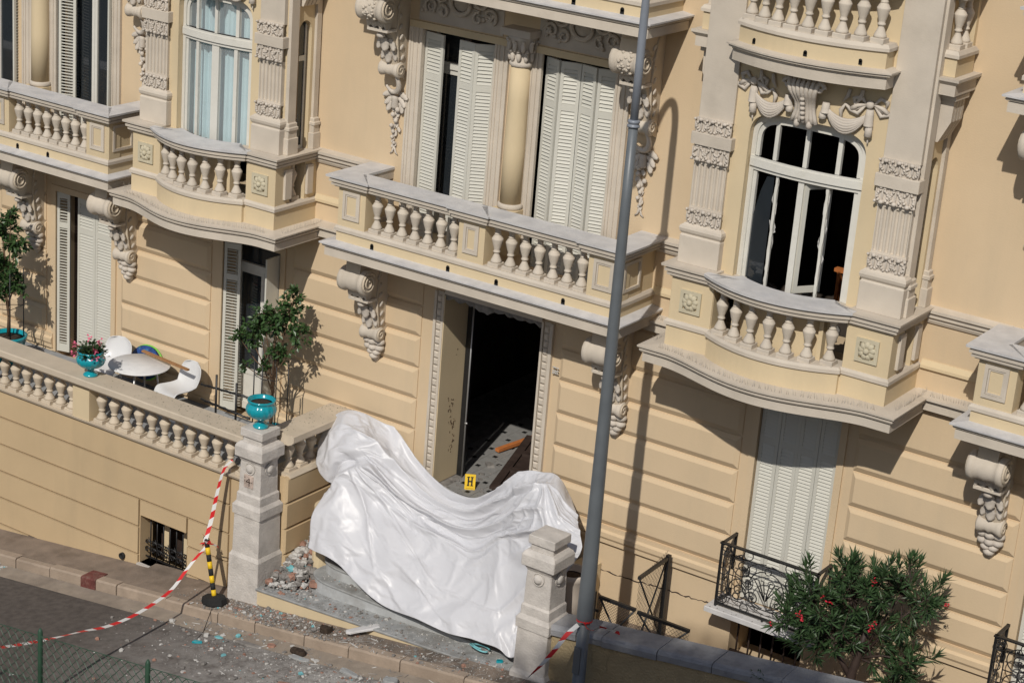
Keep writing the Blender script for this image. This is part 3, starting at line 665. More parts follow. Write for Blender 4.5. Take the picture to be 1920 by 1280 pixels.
    s.bow(cx, wh*1.2, .16*sx, st)
    s.build('bay_wall', M['cream'], b)
    for sg in (1, -1):
        X = cx+sg*(hw-.06); s = MB()
        A = []
        ys = [yb, -.50, -.20, 0.0]
        def vq(ya, yc, za, zc): 
            s.add([(X,ya,za),(X,yc,za),(X,yc,zc),(X,ya,zc)], [(0,1,2,3)])
        vq(ys[0], ys[1], 2.0, zt); vq(ys[2], ys[3], 2.0, zt)
        m_ = 10
        for i in range(m_):
            t0, t1 = math.pi*i/m_, math.pi*(i+1)/m_
            ya, yc = -.35-.15*math.cos(t0), -.35-.15*math.cos(t1); za, zc = 3.95+.18*math.sin(t0), 3.95+.18*math.sin(t1)
            s.add([(X,ya,za),(X,yc,zc),(X,yc,zt),(X,ya,zt)], [(0,1,2,3)])
            s.add([(X,ya,za),(X,yc,zc),(X-sg*.14,yc,zc),(X-sg*.14,ya,za)], [(0,1,2,3)])
        for yy in (ys[1], ys[2]): s.add([(X,yy,2.0),(X-sg*.14,yy,2.0),(X-sg*.14,yy,3.95),(X,yy,3.95)], [(0,1,2,3)])
        s.build('return_wall', M['cream'], b)
        s = MB(); s.add([(X-sg*.10,-.5,2.1),(X-sg*.10,-.2,2.1),(X-sg*.10,-.2,4.2),(X-sg*.10,-.5,4.2)], [(0,1,2,3)]); s.build('side_pane', M['glass'], b)
        s = MB(); a, c = sorted((X-sg*.085, X-sg*.12))
        s.box(a, c, -.49, -.455, 2.1, 4.05); s.box(a, c, -.245, -.21, 2.1, 4.05); s.box(a, c, -.455, -.245, 3.5, 3.58); s.box(a, c, -.455, -.245, 2.1, 2.2); s.build('side_window_frame', M['white'], b)
        # slim pilasters flanking it, with stepped feet
        for ya, yc, e in ((yb-.03, -.53, .045), (-.16, -.01, .045)):
            s = MB(); a, c = sorted((X-.02*sg, X+e*sg))
            s.bbox(a, c, ya+.02, yc-.02, 2.62, zt, .004)
            a2, c2 = sorted((X-.02*sg, X+(e+.03)*sg)); a3, c3 = sorted((X-.02*sg, X+(e+.05)*sg))
            s.bbox(a3, c3, ya-.02, yc+.005, 2.155, 2.40, .008); s.bbox(a2, c2, ya, yc-.005, 2.40, 2.52, .01); s.bbox(a3, c3, ya-.012, yc+.003, 2.52, 2.57, .012); s.bbox(a2, c2, ya+.005, yc-.008, 2.57, 2.63, .012)
            s.build('side_pilaster', M['stone'], b)
    for sg in (-1, 1): pilaster(b, cx+sg*pil, .50*sx, -.80, 7.5, int(cx*10)+sg)
    # floor strip hiding the gap behind the parapet
    s = MB(); s.prism([(x*.96+cx*.04, y+.1) for x, y in P[2:-2]]+[(cx+hc,-.2),(cx-hc,-.2)], 1.0, 1.05)
    s.build('sill_floor', M['stone'], b)
    # ---- window
    yw = yb+.10
    def fr(w_, zb_, zs_, h_): return arch_outline(cx, w_, zb_, zs_, h_, 30, 3.5)
    s = MB(); ring_xz(s, fr(wh-.004,2.0,3.93,.426), fr(wh-.075,2.0,3.91,.375), yw, yw+.10); ring_xz(s, fr(wh-.06,2.0,3.91,.39), fr(wh-.13,2.0,3.90,.325), yw+.025, yw+.08)
    zt0, zt1 = 3.56, 3.74
    for z0, z1, o in ((zt0,zt1,.0),(zt0+.05,zt1-.03,-.03),(zt1-.05,zt1,-.02)):
        n = 12; rings = []
        for i in range(n+1):
            x = cx-wh+.02+(2*wh-.04)*i/n; rings.append([(x,yw+o,z0),(x,yw+.09,z0),(x,yw+.09,z1),(x,yw+o,z1)])
        s.loft(rings)
    for k in (-.5, 0, .5): s.box(cx+k*wh*1.08-.028, cx+k*wh*1.08+.028, yw+.02, yw+.075, zt1-.01, 4.29-.05*abs(k))
    s.bow(cx, wh*1.2, .16*sx); wf = s.build('window_frame', M['white'], b)
    s = MB()
    if curtain:
        for k, wd in ((-.5,.03),(.5,.03),(-.04,.038),(.045,.038)): s.box(cx+k*wh*1.04-wd, cx+k*wh*1.04+wd, yw+.02, yw+.075, 2.05, zt0+.02)
        s.bow(cx, wh*1.2, .16*sx); s.build('casement', M['white'], wf)
        for nm, z0, z1 in (('pane', 2.05, zt0), ('pane', zt1, 4.36)):
            s = MB(); n = 10
            s.loft([[(cx-wh*.9+1.8*wh*i/n, yw+.05, z0), (cx-wh*.9+1.8*wh*i/n, yw+.05, z1-(.22 if (i in (0,n) and z1 > 4) else 0))] for i in range(n+1)], closed=False, cap=False)
            s.bow(cx, wh*1.2, .16*sx); s.build(nm, M['pane'], wf)
        s = MB(); n = 260; rows = []
        for i in range(n+1):
            x = cx-wh+2*wh*i/n; q = .030*math.sin(x*38+1.3*math.sin(x*9))+.015*math.sin(x*91+2)
            if abs(x-cx+.02) < .012: q += .06
            rows.append([(x, yw+.20+q, 2.02), (x, yw+.20+q*.8, 4.42)])
        s.loft(rows, closed=False, cap=False, sm=True); s.bow(cx, wh*1.2, .16*sx); s.build('curtain', M['curtain'], b)
    else:
        # casements blown out: stiles and ragged glazing bars only, the right leaf ajar
        for k, wd in ((-.90,.035),(-.02,.040),(.90,.035)): s.box(cx+k*wh-wd, cx+k*wh+wd, yw+.03, yw+.085, 2.05, zt0+.01)
        s.bow(cx, wh*1.2, .16*sx); s.build('casement', M['white'], wf)
        mb = MB(); mb.loft([[(cx+k*wh, yw+.055, 2.08), (cx+k*wh, yw+.055, q)] for k, q in ((-.86,2.9),(-.75,3.3),(-.66,3.5),(-.52,3.55))], closed=False, cap=False); mb.bow(cx, wh*1.2, .16*sx); mb.build('remaining_pane', M['glass'], wf)
        rr = random.Random(4)
        for k in (-.46, .42):
            mb = MB(); z = 2.05; pts = []
            while z < zt0: pts.append(z); z += rr.uniform(.04,.10)
            pts.append(zt0)
            mb.loft([[(cx+k*wh-.020-rr.uniform(-.008,.004), yw+.04, z), (cx+k*wh+.022+rr.uniform(-.008,.005), yw+.04, z), (cx+k*wh+.022, yw+.075, z), (cx+k*wh-.02, yw+.075, z)] for z in pts])
            mb.bow(cx, wh*1.2, .16*sx); mb.build('glazing_bar', M['white'], wf)
        mb = MB(); c0 = Vector((cx+.03, yw-.10, 0)); d = Vector((.55, .84, 0)).normalized()*.40
        nn = Vector((-d.y, d.x, 0)).normalized()*.02
        def slab(t0, t1, z0, z1):
            a, b2 = c0+d*t0, c0+d*t1; mb.loft([[tuple(a-nn+Vector((0,0,z))), tuple(b2-nn+Vector((0,0,z))), tuple(b2+nn+Vector((0,0,z))), tuple(a+nn+Vector((0,0,z)))] for z in (z0, z1)])
        slab(0,.14,2.08,zt0-.02); slab(.86,1,2.08,zt0-.02); slab(.14,.86,2.08,2.16); slab(.14,.86,zt0-.10,zt0-.02); mb.build('open_casement', M['shut'], wf)
        # shards left in the rebates
        mb = MB()
        for i in range(22):
            x = cx+rr.choice([-.87,-.50,-.42,.05,.38,.46,.86])*wh; z = rr.uniform(2.1, 3.5); q = rr.choice([-1,1])
            mb.add([(x,yw+.06,z),(x,yw+.06,z+rr.uniform(.05,.2)),(x+q*rr.uniform(.01,.03),yw+.06,z+rr.uniform(.02,.1))], [(0,1,2)])
        mb.bow(cx, wh*1.2, .16*sx); mb.build('glass_shard', M['plaster'], wf, kind='stuff')
    # ---- small curved balcony above
    if True:
        zb = 4.98; xl, xr = cx-1.02*sx, cx+1.02*sx
        def bp(yy, bb, hh): return [(cx-hh, yb+.02), (cx-hh, yy)] + [(cx+hh*(-1+2*i/16), yy-bb*(1-(-1+2*i/16)**2)) for i in range(1, 16)] + [(cx+hh, yy), (cx+hh, yb+.02)]
        P2 = bp(-1.0, .26*sx, 1.0*sx)
        s = MB(); s.sweep(P2, [(-.2,zb),(.05,zb),(.05,zb+.13),(.06,zb+.14),(.06,zb+.15),(.10,zb+.165),(.10,zb+.185),(.125,zb+.195),(.125,zb+.215),(0,zb+.24),(-.2,zb+.24)]); s.prism(P2, zb+.02, zb+.22); c = s.build('upper_balcony', M['stone'], b)
        s = MB(); s.sweep(P2, [(-.2,zb+.22),(0,zb+.22),(0,zb+.45),(-.2,zb+.45)]); s.build('parapet', M['cream'], c)
        s = MB(); s.sweep(P2, [(-.25,zb+.45),(.03,zb+.45),(.03,zb+.49),(.0,zb+.535),(-.25,zb+.535)]); s.build('ledge', M['stone'], c)
        s = MB(); s.sweep(P2, [(d*1.0, z+zb-.82+.0) for d, z in RAIL]); s.build('handrail', M['stone'], c)
        for k in range(9):
            t = -1+2*(k+.5)/9.2+.01; inst(BAL, 'baluster', c, (cx+t*1.0*sx, -1.0-.26*sx*(1-t*t)+.11, zb+.53), scale=(1,1,1.04))
        for k in (-.72, 0.05, .72):
            x = cx+k*sx; y = -1.0-.26*sx*(1-k*k); s = MB(); s.box(x-.025, x+.025, y-.006, y+.05, zb+.26, zb+.31); s.lathe([(.025,-.006),(.025,.05)], (x,y,zb+.31), 8, 'y'); s.build('weep_hole', M['ink'], c)
        # side balcony on the return wall, with its fluted console
        X = cx+hw-.06
        def side(sg):
            X = cx+sg*(hw-.06); q = [(X-sg*.02,-.62),(X+sg*.20,-.62),(X+sg*.20,-.06),(X-sg*.02,-.06)]
            if sg < 0: q = q[::-1]
            s = MB(); s.sweep(q, [(-.1,zb),(.05,zb),(.05,zb+.13),(.07,zb+.15),(.10,zb+.18),(.10,zb+.215),(-.1,zb+.22)]); s.prism(q, zb+.02, zb+.21); sb = s.build('side_balcony', M['stone'], b)
            s = MB(); s.prism(q, zb+.22, zb+.45); s.build('parapet', M['cream'], sb)
            s = MB(); s.sweep(q, [(-.1,zb+.45),(.03,zb+.45),(.03,zb+.49),(0,zb+.535),(-.1,zb+.535)]); s.build('ledge', M['stone'], sb)
            s = MB(); s.sweep(q, [(d, z+zb-.82) for d, z in RAIL if True][:0] or [(-.1,zb+1.15),(.02,zb+1.15),(.05,zb+1.2),(.09,zb+1.26),(.09,zb+1.3),(-.1,zb+1.3)]); s.build('handrail', M['stone'], sb)
            for yy in (-.47,-.24): inst(BAL, 'baluster', sb, (X+sg*.10, yy, zb+.53), scale=(.95,.95,1.04))
            s = MB(); s.prism([(X-sg*.01,-.08),(X+sg*.16,-.08),(X+sg*.16,.0),(X-sg*.01,.0)], zb+.5, zb+1.2); s.build('side_pier', M['cream'], sb)
            s = MB()
            for k in range(4):
                ya = -.50+.09*k; s.loft([[(X-sg*.01,ya,zb-.02),(X+sg*.20,ya,zb-.02),(X+sg*.20,ya+.075,zb-.02),(X-sg*.01,ya+.075,zb-.02)],[(X-sg*.01,ya,zb-.35),(X+sg*.19,ya,zb-.35),(X+sg*.19,ya+.075,zb-.35),(X-sg*.01,ya+.075,zb-.35)],[(X-sg*.01,ya,zb-.62),(X+sg*.06,ya,zb-.62),(X+sg*.06,ya+.075,zb-.62),(X-sg*.01,ya+.075,zb-.62)]])
            a, c_ = sorted((X-sg*.01, X+sg*.23)); s.box(a, c_, -.54, -.12, zb-.08, zb-.02); s.build('side_console', M['stone'], sb)
        side(1); side(-1)
    # ---- festoon over the window
    y = yb-.01; zz = 4.62; s = MB(); bwy = lambda x: y-.16*sx*max(0, 1-((x-cx)/(wh*1.2))**2)
    for sg in (-1, 1):
        SWAG = MB()
        xa, xb = cx+sg*.24*sx, cx+sg*.80*sx
        for k in range(6):
            pts = []; rr_ = []
            for i in range(13):
                t = i/12; x = xa+(xb-xa)*t; dp = (.15+.030*k)*math.sin(math.pi*t)**.75; z = zz+.02*(1-t)-dp; pts.append((x, bwy(x)-.03-.028*math.sin(math.pi*(k+.5)/6)*math.sin(math.pi*t)-.01, z)); rr_.append(.012+.016*math.sin(math.pi*t))
            SWAG.tube(pts, rr_, 6)
        for xq, hh in ((xb, .34), (cx+sg*.27*sx, .20)):     # hanging folded ends
            yq = bwy(xq)-.04; q = -.04*sg if xq != xb else .02
            SWAG.lathe([(.045,.02),(.055,-.05),(.062,-.16*hh/.3),(.064,-.165*hh/.3)], (xq+q*.3,yq,zz+.02), 10)
            SWAG.lathe([(.035,-.165*hh/.3),(.045,-.17*hh/.3),(.052,-.28*hh/.3),(.03,-.285*hh/.3)], (xq+q,yq,zz+.02), 10)
        SWAG.ell((xb+.02, bwy(xb)-.03, zz-.36), (.012,.012,.04), 6, 4)
        SWAG.build('swag', M['orn'], b)
    for sg in (-1, 1):
        BOW = MB()
        xb = cx+sg*.80*sx; zc = zz+.10; yb2 = lambda x: bwy(x)-.025
        BOW.ell((xb, yb2(xb)-.03, zc), (.055,.04,.055), 12, 6)
        for s2 in (-1, 1):
            for q in range(2):
                p = [(xb+s2*.04,zc),(xb+s2*(.12+.03*q),zc+(.09-.12*q)),(xb+s2*(.20+.02*q),zc+.05-.13*q),(xb+s2*(.18+.03*q),zc-.04-.06*q),(xb+s2*.06,zc-.02)]
                BOW.tube([(a, yb2(a)-.015-.012*math.sin(i*1.6), c) for i, (a, c) in enumerate(p)], [.014,.030,.034,.028,.012], 6)
            p = [(xb+s2*.05,zc-.01),(xb+s2*.14,zc-.13),(xb+s2*.23,zc-.10),(xb+s2*.30,zc-.04),(xb+s2*.35,zc-.12),(xb+s2*.33,zc-.24)]
            BOW.tube([(a, yb2(a)-.012, c) for a, c in p], [.012,.030,.028,.022,.030,.012], 6)
        for q in range(2): BOW.tube([(xb-sg*(.10+.17*q), yb2(xb-sg*.2)-.01, zc+.17-.02*q),(xb-sg*(.12+.17*q), yb2(xb-sg*.2)-.02, zc+.06),(xb-sg*(.17+.17*q), yb2(xb-sg*.3)-.01, zc-.02)], [.025,.028,.008], 6)
        BOW.build('ribbon_bow', M['orn'], b)
    CON = MB(); yc = bwy(cx)-.02
    for k in range(7):
        t = -1+2*k/6; x = cx+t*.155*sx
        pts = [(x*1.0+(x-cx)*.28*math.cos(i*.62), yc-.05-.16*math.exp(-((i-1.5)/2.2)**2)-.01*math.cos(t*3), zz+.30-.07*i) for i in range(9)]
        CON.tube(pts, [.031]*9, 6)
    for sg in (-1, 1):
        pts = [(cx+sg*(.215+.065*math.cos(a)*(1-a/9)), yc-.16, zz+.22+.07*math.sin(a)*(1-a/9)) for a in np.linspace(0, 6.5, 22)]
        CON.tube(pts, .030, 7); CON.ell((cx+sg*.085, yc-.05, zz-.28), (.042,.05,.055), 8, 5)
    for k in range(8): CON.ell((cx, yc-.21+.016*k, zz+.24-.062*k), (.036,.03,.030), 8, 4)
    CON.build('keystone_console', M['orn'], b)
    return b
bay(-5.26, 1.47, 1.14, .74, True, 'left bay window with pale blue curtains')
bay(4.64, 1.60, 1.30, .815, False, 'right bay window with its glass blown out')
# interior of the blown-out room, barely seen
mb = MB(); mb.box(4.2, 5.3, 1.6, 1.7, 1.75, 1.80); mb.box(4.25,4.30,1.6,1.7,1.0,1.75); mb.box(5.2,5.25,1.6,1.7,1.0,1.75); mb.tube([(5.0,1.2,1.9),(5.1,1.2,2.25),(5.25,1.2,2.3),(5.3,1.2,1.6)], .02, 6); mb.build('broken_furniture', M['owood'], villa)
mb = MB()
rr = random.Random(8)
for i in range(24): mb.ell((rr.uniform(3.6,5.6), rr.uniform(.3,1.2), 1.02+rr.uniform(0,.5)), (rr.uniform(.08,.2),rr.uniform(.08,.2),rr.uniform(.03,.1)), 6, 4, Matrix.Rotation(rr.uniform(0,3), 3, 'Y'))
mb.build('room_debris', M['greyr'], villa, kind='stuff')

# bird spikes along the bay cornices: too fine to count
mb = MB(); rr = random.Random(12)
def spikes(path, d):
    for i in range(len(path)-1):
        a, c = Vector((*path[i],0)), Vector((*path[i+1],0)); L_ = (c-a).length; nn = Vector((c.y-a.y, a.x-c.x, 0)).normalized()
        for q in range(int(L_/.032)):
            p = a+(c-a)*((q+.5)*.032/L_)+nn*d; t = Vector((rr.uniform(-.03,.03), 0, 0))+nn*rr.uniform(-.05,.07)
            z0 = 1.005; h = rr.uniform(.085,.115)
            e = Vector((.0036,0,0)); f = Vector((0,.0036,0))
            mb.add([tuple(p-e+Vector((0,0,z0))), tuple(p+e+Vector((0,0,z0))), tuple(p+f+Vector((0,0,z0))), tuple(p+t+Vector((0,0,z0+h)))], [(0,1,3),(1,2,3),(2,0,3)])
for cx, hw in ((-5.26,1.47), (4.64,1.60)):
    P = bay_path(cx, hw, -.98, .36*hw/1.6+.02, .95*hw/1.6, smooth=True); spikes(P, .17)
spikes([(6.5,0),(7.2,0)], .15); spikes([(2.45,0),(2.95,0)], .15)
mb.build('bird_spikes', M['spike'], villa, kind='stuff')
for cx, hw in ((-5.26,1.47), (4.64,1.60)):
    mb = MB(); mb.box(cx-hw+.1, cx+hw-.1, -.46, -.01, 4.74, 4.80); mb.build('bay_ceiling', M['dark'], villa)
# ------------------------------------------------------------ louvred shutters
SLAT = {}
NS = [0]
def shutter(x, y, z0, w_, h, ang, mir=1, single=False, midz=0.80, pitch=0.050, m=None, two=False, opened=False):
    # hinged at (x,y); leaf runs along local +x*mir; ang rotates about z
    m = m or M['shut']; t = .036; st = .052
    s = MB(); sx = lambda a, b: (min(a*mir, b*mir), max(a*mir, b*mir))
    cols = [(0, w_)] if not two else [(0, w_*.5), (w_*.5, w_)]
    banks = []
    for a, b in cols:
        s.box(*sx(a+.003, a+st), 0, t, 0, h); s.box(*sx(b-st, b-.003), 0, t, 0, h)
        zs = [(0, .14), (h*midz-.05, h*midz+.05), (h-.10, h)]
        for c, d in zs: s.box(*sx(a+st, b-st), .002, t-.002, c, d)
        banks += [(a+st, b-st, .14, h*midz-.05), (a+st, b-st, h*midz+.05, h-.10)]
    me = s.mesh('shutter', (0,0,0)); me.materials.append(m)
    o = inst(me, 'shutter', villa, (x, y, z0), D2R(ang))
    allv = MB()
    for a, b, c, d in banks:
        n = max(1, int((d-c)/pitch)); p = (d-c)/n; key = (round(b-a, 3), mir, m.name)
        if single:
            if key not in SLAT:
                q = MB(); wl, wr = sx(0, b-a); q.loft([[(wl,-.004,-.022),(wl,.004,-.027),(wl,.030,.018),(wl,.022,.024)],[(wr,-.004,-.022),(wr,.004,-.027),(wr,.030,.018),(wr,.022,.024)]]); SLAT[key] = meshof(q, 'slat', m)
            for i in range(n):
                so_ = bpy.data.objects.new('slat', SLAT[key]); COL.objects.link(so_); so_.parent = o; so_.location = (a*mir, .002, c+p*(i+.5)); NS[0] += 1
        else:
            for i in range(n):
                zc = c+p*(i+.5); wl, wr = sx(a, b)
                if opened: allv.loft([[(wl,.002,zc-.006),(wl,.034,zc-.002),(wl,.034,zc+.006),(wl,.002,zc+.002)],[(wr,.002,zc-.006),(wr,.034,zc-.002),(wr,.034,zc+.006),(wr,.002,zc+.002)]]); continue
                allv.loft([[(wl,-.002,zc-.022),(wl,.006,zc-.027),(wl,.031,zc+.020),(wl,.023,zc+.026)],[(wr,-.002,zc-.022),(wr,.006,zc-.027),(wr,.031,zc+.020),(wr,.023,zc+.026)]])
    if not single:
        me = meshof(allv, 'louvre_bank', m); q = bpy.data.objects.new('louvre_bank', me); COL.objects.link(q); q.parent = o; q['kind'] = 'stuff'
    return o
def french_window(x0, x1, z0, z1, y, open_leaf=None, tr=0.82, m=None, kick=0.62, pane=True, mull=True):
    m = m or M['white']; s = MB(); f = .055; zt = z0+(z1-z0)*tr
    s.box(x0, x0+f, y, y+.07, z0, z1); s.box(x1-f, x1, y, y+.07, z0, z1); s.box(x0+f, x1-f, y, y+.07, z1-f, z1); s.box(x0+f, x1-f, y-.02, y+.07, zt, zt+.10)
    o = s.build('french_window', m, villa)
    xm = (x0+x1)/2; s = MB()
    for a, b in ((x0+f, xm), (xm, x1-f)):
        s.box(a+.003, a+.06, y+.01, y+.06, z0, zt); s.box(b-.06, b-.003, y+.01, y+.06, z0, zt); s.box(a+.06, b-.06, y+.01, y+.06, z0, z0+.12); s.box(a+.06, b-.06, y+.01, y+.06, z0+kick, z0+kick+.09); s.box(a+.06, b-.06, y+.01, y+.06, zt-.08, zt); s.box(a+.06, b-.06, y+.03, y+.045, z0+.12, z0+kick)
    s.build('casement', m, o)
    if pane:
        s = MB()
        for a, b in ((x0+f, xm), (xm, x1-f)): s.add([(a+.06,y+.04,z0+kick+.09),(b-.06,y+.04,z0+kick+.09),(b-.06,y+.04,zt-.08),(a+.06,y+.04,zt-.08)], [(0,1,2,3)])
        s.add([(x0+f,y+.04,zt+.1),(x1-f,y+.04,zt+.1),(x1-f,y+.04,z1-f),(x0+f,y+.04,z1-f)], [(0,1,2,3)]); s.build('pane', M['glass'], o)
    return o
def surround(x0, x1, z0, z1, sides=(True, True), wd=.24, top=True):
    # moulded jambs with vertical flutes
    for k, (on, xa, xb) in enumerate(((sides[0], x0-wd, x0), (sides[1], x1, x1+wd))):
        if not on: continue
        prof = []
        n = 6
        for i in range(n):
            a = xa+(xb-xa)*i/n; b = xa+(xb-xa)*(i+1)/n; d = .05 if i in (0, n-1) else (.035 if i % 2 else .02)
            prof += [(a+.004, -d), (b-.004, -d), (b-.002, -d+.012), (b+.001, -d+.012)] if i < n-1 else [(a+.004, -d), (b, -d)]
        prof = [(xa, .01)]+[(xa, -.045)]+prof+[(xb, .16)]
        s = MB(); s.loft([[(x, y, z) for x, y in prof] for z in (z0, z1)]); s.build('window_jamb', M['stone'], villa)
    if top:
        s = MB(); s.box(x0-wd*(1 if sides[0] else 0), x1+wd*(1 if sides[1] else 0), -.045, .14, z1, z1+.10); s.build('window_head', M['cream'], villa)
def column(cx):
    s = MB(); r = .155
    s.bbox(cx-.19, cx+.19, -.26, .05, 1.35, 2.02, .006); col = s.build('column', M['cream'], villa)
    s = MB(); s.lathe([(.185,2.02),(.19,2.05),(.185,2.085),(.165,2.10)], (cx,-.08,0), 24); s.build('column_base', M['stone'], col)
    s = MB(); s.lathe([(.158,2.10),(.158,2.9),(.150,3.6),(.140,4.08)], (cx,-.08,0), 28); s.build('shaft', M['cream'], col)
    s = MB(); s.lathe([(.15,4.08),(.17,4.10),(.17,4.14),(.145,4.16),(.15,4.3),(.19,4.45),(.23,4.52)], (cx,-.08,0), 20); s.bbox(cx-.25,cx+.25,-.30,.05,4.52,4.62,.01)
    for q in range(2):
        for k in range(10):
            a = 2*math.pi*(k+.5*q)/10; rr_ = .165+.03*q; s.ell((cx+rr_*math.cos(a), -.08+rr_*math.sin(a), 4.24+.14*q), (.04,.04,.085), 6, 5); s.ell((cx+(rr_+.03)*math.cos(a), -.08+(rr_+.03)*math.sin(a), 4.31+.14*q), (.03,.03,.022), 6, 4)
    s.build('capital', M['orn'], col)
def arabesque(x0, x1, z0, z1):
    s = MB(); cx, cz = (x0+x1)/2, (z0+z1)/2+.08; s.box(x0, x1, -.012, .01, z0, z1)
    s.tube([(cx+.17*math.cos(a), -.05, cz+.17*math.sin(a)) for a in np.linspace(0, 2*math.pi, 25)], .038, 7); s.lathe([(.15,0),(.12,-.03),(.001,-.035)], (cx,-.012,cz), 18, 'y')
    for sg in (-1, 1):
        for (px, pz_, R_, t0, turns) in ((.30,.10,.14,2.8,1.5),(.42,-.10,.12,-1.0,1.6),(.25,-.16,.10,1.2,1.3),(.52,.12,.10,3.4,1.4)):
            pts = [(cx+sg*(px*(x1-x0)/1.2+R_*(1-k/24)*math.cos(t0+k*turns*.28)), -.045, cz-.02+pz_+R_*(1-k/24)*math.sin(t0+k*turns*.28)) for k in range(20)]
            s.tube(pts, [.03-.0008*k for k in range(20)], 6)
        rr = random.Random(int(x0*5)+7+sg)
        for k in range(14): s.ell((cx+sg*rr.uniform(.2,.6)*(x1-x0)/1.2, -.04, cz+rr.uniform(-.25,.25)), (.045,.035,.03), 7, 4, Matrix.Rotation(rr.uniform(0,3), 3, 'Y'))
    s.build('arabesque_panel', M['orn'], villa)
# centre pair of upper windows, then the left pair, then the right pair's first
for sh in (0.0, -9.53):
    L0, L1, R0, R1 = -1.93+sh, -.66+sh, .15+sh, 1.36+sh
    surround(L0, L1, 1.35, 4.30); surround(R0, R1, 1.35, 4.30); column(-.17+sh)
    arabesque(L0-.1, L1+.1, 4.42, 4.98); arabesque(R0-.1, R1+.1, 4.42, 4.98)
surround(8.0, 9.3, 1.35, 4.30)
zF, hF = 1.06, 3.20
# centre left window: left leaf half folded, right pair folded in a zigzag, a dark gap between
shutter(-1.92, .03, zF, .37, hF, -10, 1)
shutter(-.68, .05, zF, .31, hF, 32, -1); shutter(-.943, -.115, zF, .31, hF, -8, -1, single=True)
french_window(-1.93, -.66, 1.05, 4.30, .30)
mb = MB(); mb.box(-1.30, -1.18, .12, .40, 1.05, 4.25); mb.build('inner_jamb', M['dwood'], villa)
# centre right window closed by four leaves in shallow zigzag
for i, (xa, a, mi) in enumerate(((.16, -20, 1), (.750, 20, -1), (.752, -14, 1), (1.345, 14, -1))):
    shutter(xa, .055 if i in (0,3) else .045, zF, .295, hF, a, mi, single=True)
french_window(.15, 1.36, 1.05, 4.30, .30)
# left pair
shutter(-9.36, -.01, zF, .33, hF, 14, 1, opened=True); shutter(-8.15, .12, zF, .22, hF, -92, 1, opened=True)
french_window(-9.38, -8.16, 1.05, 4.30, .22)
french_window(-11.55, -10.35, 1.05, 4.30, .12); shutter(-10.34, .12, zF, .22, hF, -92, 1, opened=True)
shutter(8.02, .05, zF, .6, hF, 0, 1, two=True); shutter(9.28, .05, zF, .6, hF, 0, -1, two=True)
# ground floor openings
def gsurround(x0, x1, z0, z1):
    s = MB()
    for a, b in ((x0-.10, x0), (x1, x1+.10)): s.box(a, b, -.03, .01, z0, z1+.1)
    s.box(x0, x1, -.03, .01, z1, z1+.1); s.build('door_surround', M['wall'], villa)
hG = 2.86
gsurround(-9.40,-8.08,DZ,.24); shutter(-9.39, .0, DZ+.02, .25, hG, 16, 1, opened=True); shutter(-8.09, .03, DZ+.02, .84, hG, 0, -1, two=True)
french_window(-9.40,-8.08,DZ,.24,.42, m=M['dwood'])
gsurround(-5.62,-4.42,DZ,.30); shutter(-5.61, .0, DZ+.02, .30, hG, 16, 1, opened=True); french_window(-5.62,-4.42,DZ,.30,.30)
shutter(-12.35, .03, DZ+.02, .6, hG, 0, 1, two=True); shutter(-11.12, .03, DZ+.02, .6, hG, 0, -1, two=True)
mb = MB(); mb.box(-4.47,-4.44,-.32,.03,DZ+.02,.26); mb.build('open_shutter_edge', M['shut'], villa)
gsurround(4.12,5.32,-2.76,.30); shutter(4.13, .03, -2.74, .592, 3.02, 0, 1, two=True, single=False); shutter(5.31, .03, -2.74, .592, 3.02, 0, -1, two=True)
gsurround(8.12,9.32,-2.76,.30); shutter(8.13, .03, -2.74, .592, 3.02, 0, 1, two=True); shutter(9.31, .03, -2.74, .592, 3.02, 0, -1, two=True)
# lambrequin hints under the balconies are left to the shade

# ------------------------------------------------------------ front door: beaded stone surround, stripped reveal
s = MB()
for a, b in ((-1.40,-1.355), (-1.255,-1.22), (.52,.555), (.665,.72)): s.box(a, b, -.055, .02, DZ+.02, .46)
for a, b in ((-1.355,-1.255), (.555,.665)): s.box(a, b, -.022, .02, DZ+.02, .46)
s.box(-1.22, .52, -.05, .02, .44, .56)
df = s.build('door_surround', M['stone'], villa)
mb = MB(); mb.bbox(-.043, .043, -.030, .02, -.048, .048, .012)
BEAD = MB(); BEAD.loft([[(-.044,-.0,-.049),(.044,-.0,-.049),(.044,-.0,.049),(-.044,-.0,.049)],[(-.044,-.018,-.049),(.044,-.018,-.049),(.044,-.018,.049),(-.044,-.018,.049)],[(-.026,-.036,-.03),(.026,-.036,-.03),(.026,-.036,.03),(-.026,-.036,.03)]]); BEAD = meshof(BEAD, 'bead', M['stone'])
z = DZ+.10
while z < .40:
    inst(BEAD, 'bead', df, (-1.305, -.022, z)); inst(BEAD, 'bead', df, (.61, -.022, z)); z += .112
# torn lintel plaster
mb = MB(); rr = random.Random(2); n = 34
lo = [.40-.025*abs(math.sin(i*.9))-rr.uniform(0,.035)-(.05 if 10 < i < 16 else 0) for i in range(n+1)]
mb.loft([[(-1.22+1.74*i/n, -.03+rr.uniform(-.015,.02), lo[i]), (-1.22+1.74*i/n, .22+rr.uniform(-.03,.03), lo[i]+rr.uniform(-.03,.03)), (-1.22+1.74*i/n, .22, .45), (-1.22+1.74*i/n, -.04, .45)] for i in range(n+1)]); mb.build('torn_lintel', M['greyr'], df)
mb = MB(); mb.box(-1.235,-1.205,-.045,.60,DZ,.42); rv = mb.build('door_reveal', M['cream'], villa)
mb = MB(); mb.box(-1.19,-1.10,.56,.66,DZ,.42); mb.build('inner_door_frame', M['black'], villa); mb = MB(); mb.box(.46,.53,.50,.64,DZ,.42); mb.build('inner_door_frame', M['black'], villa)
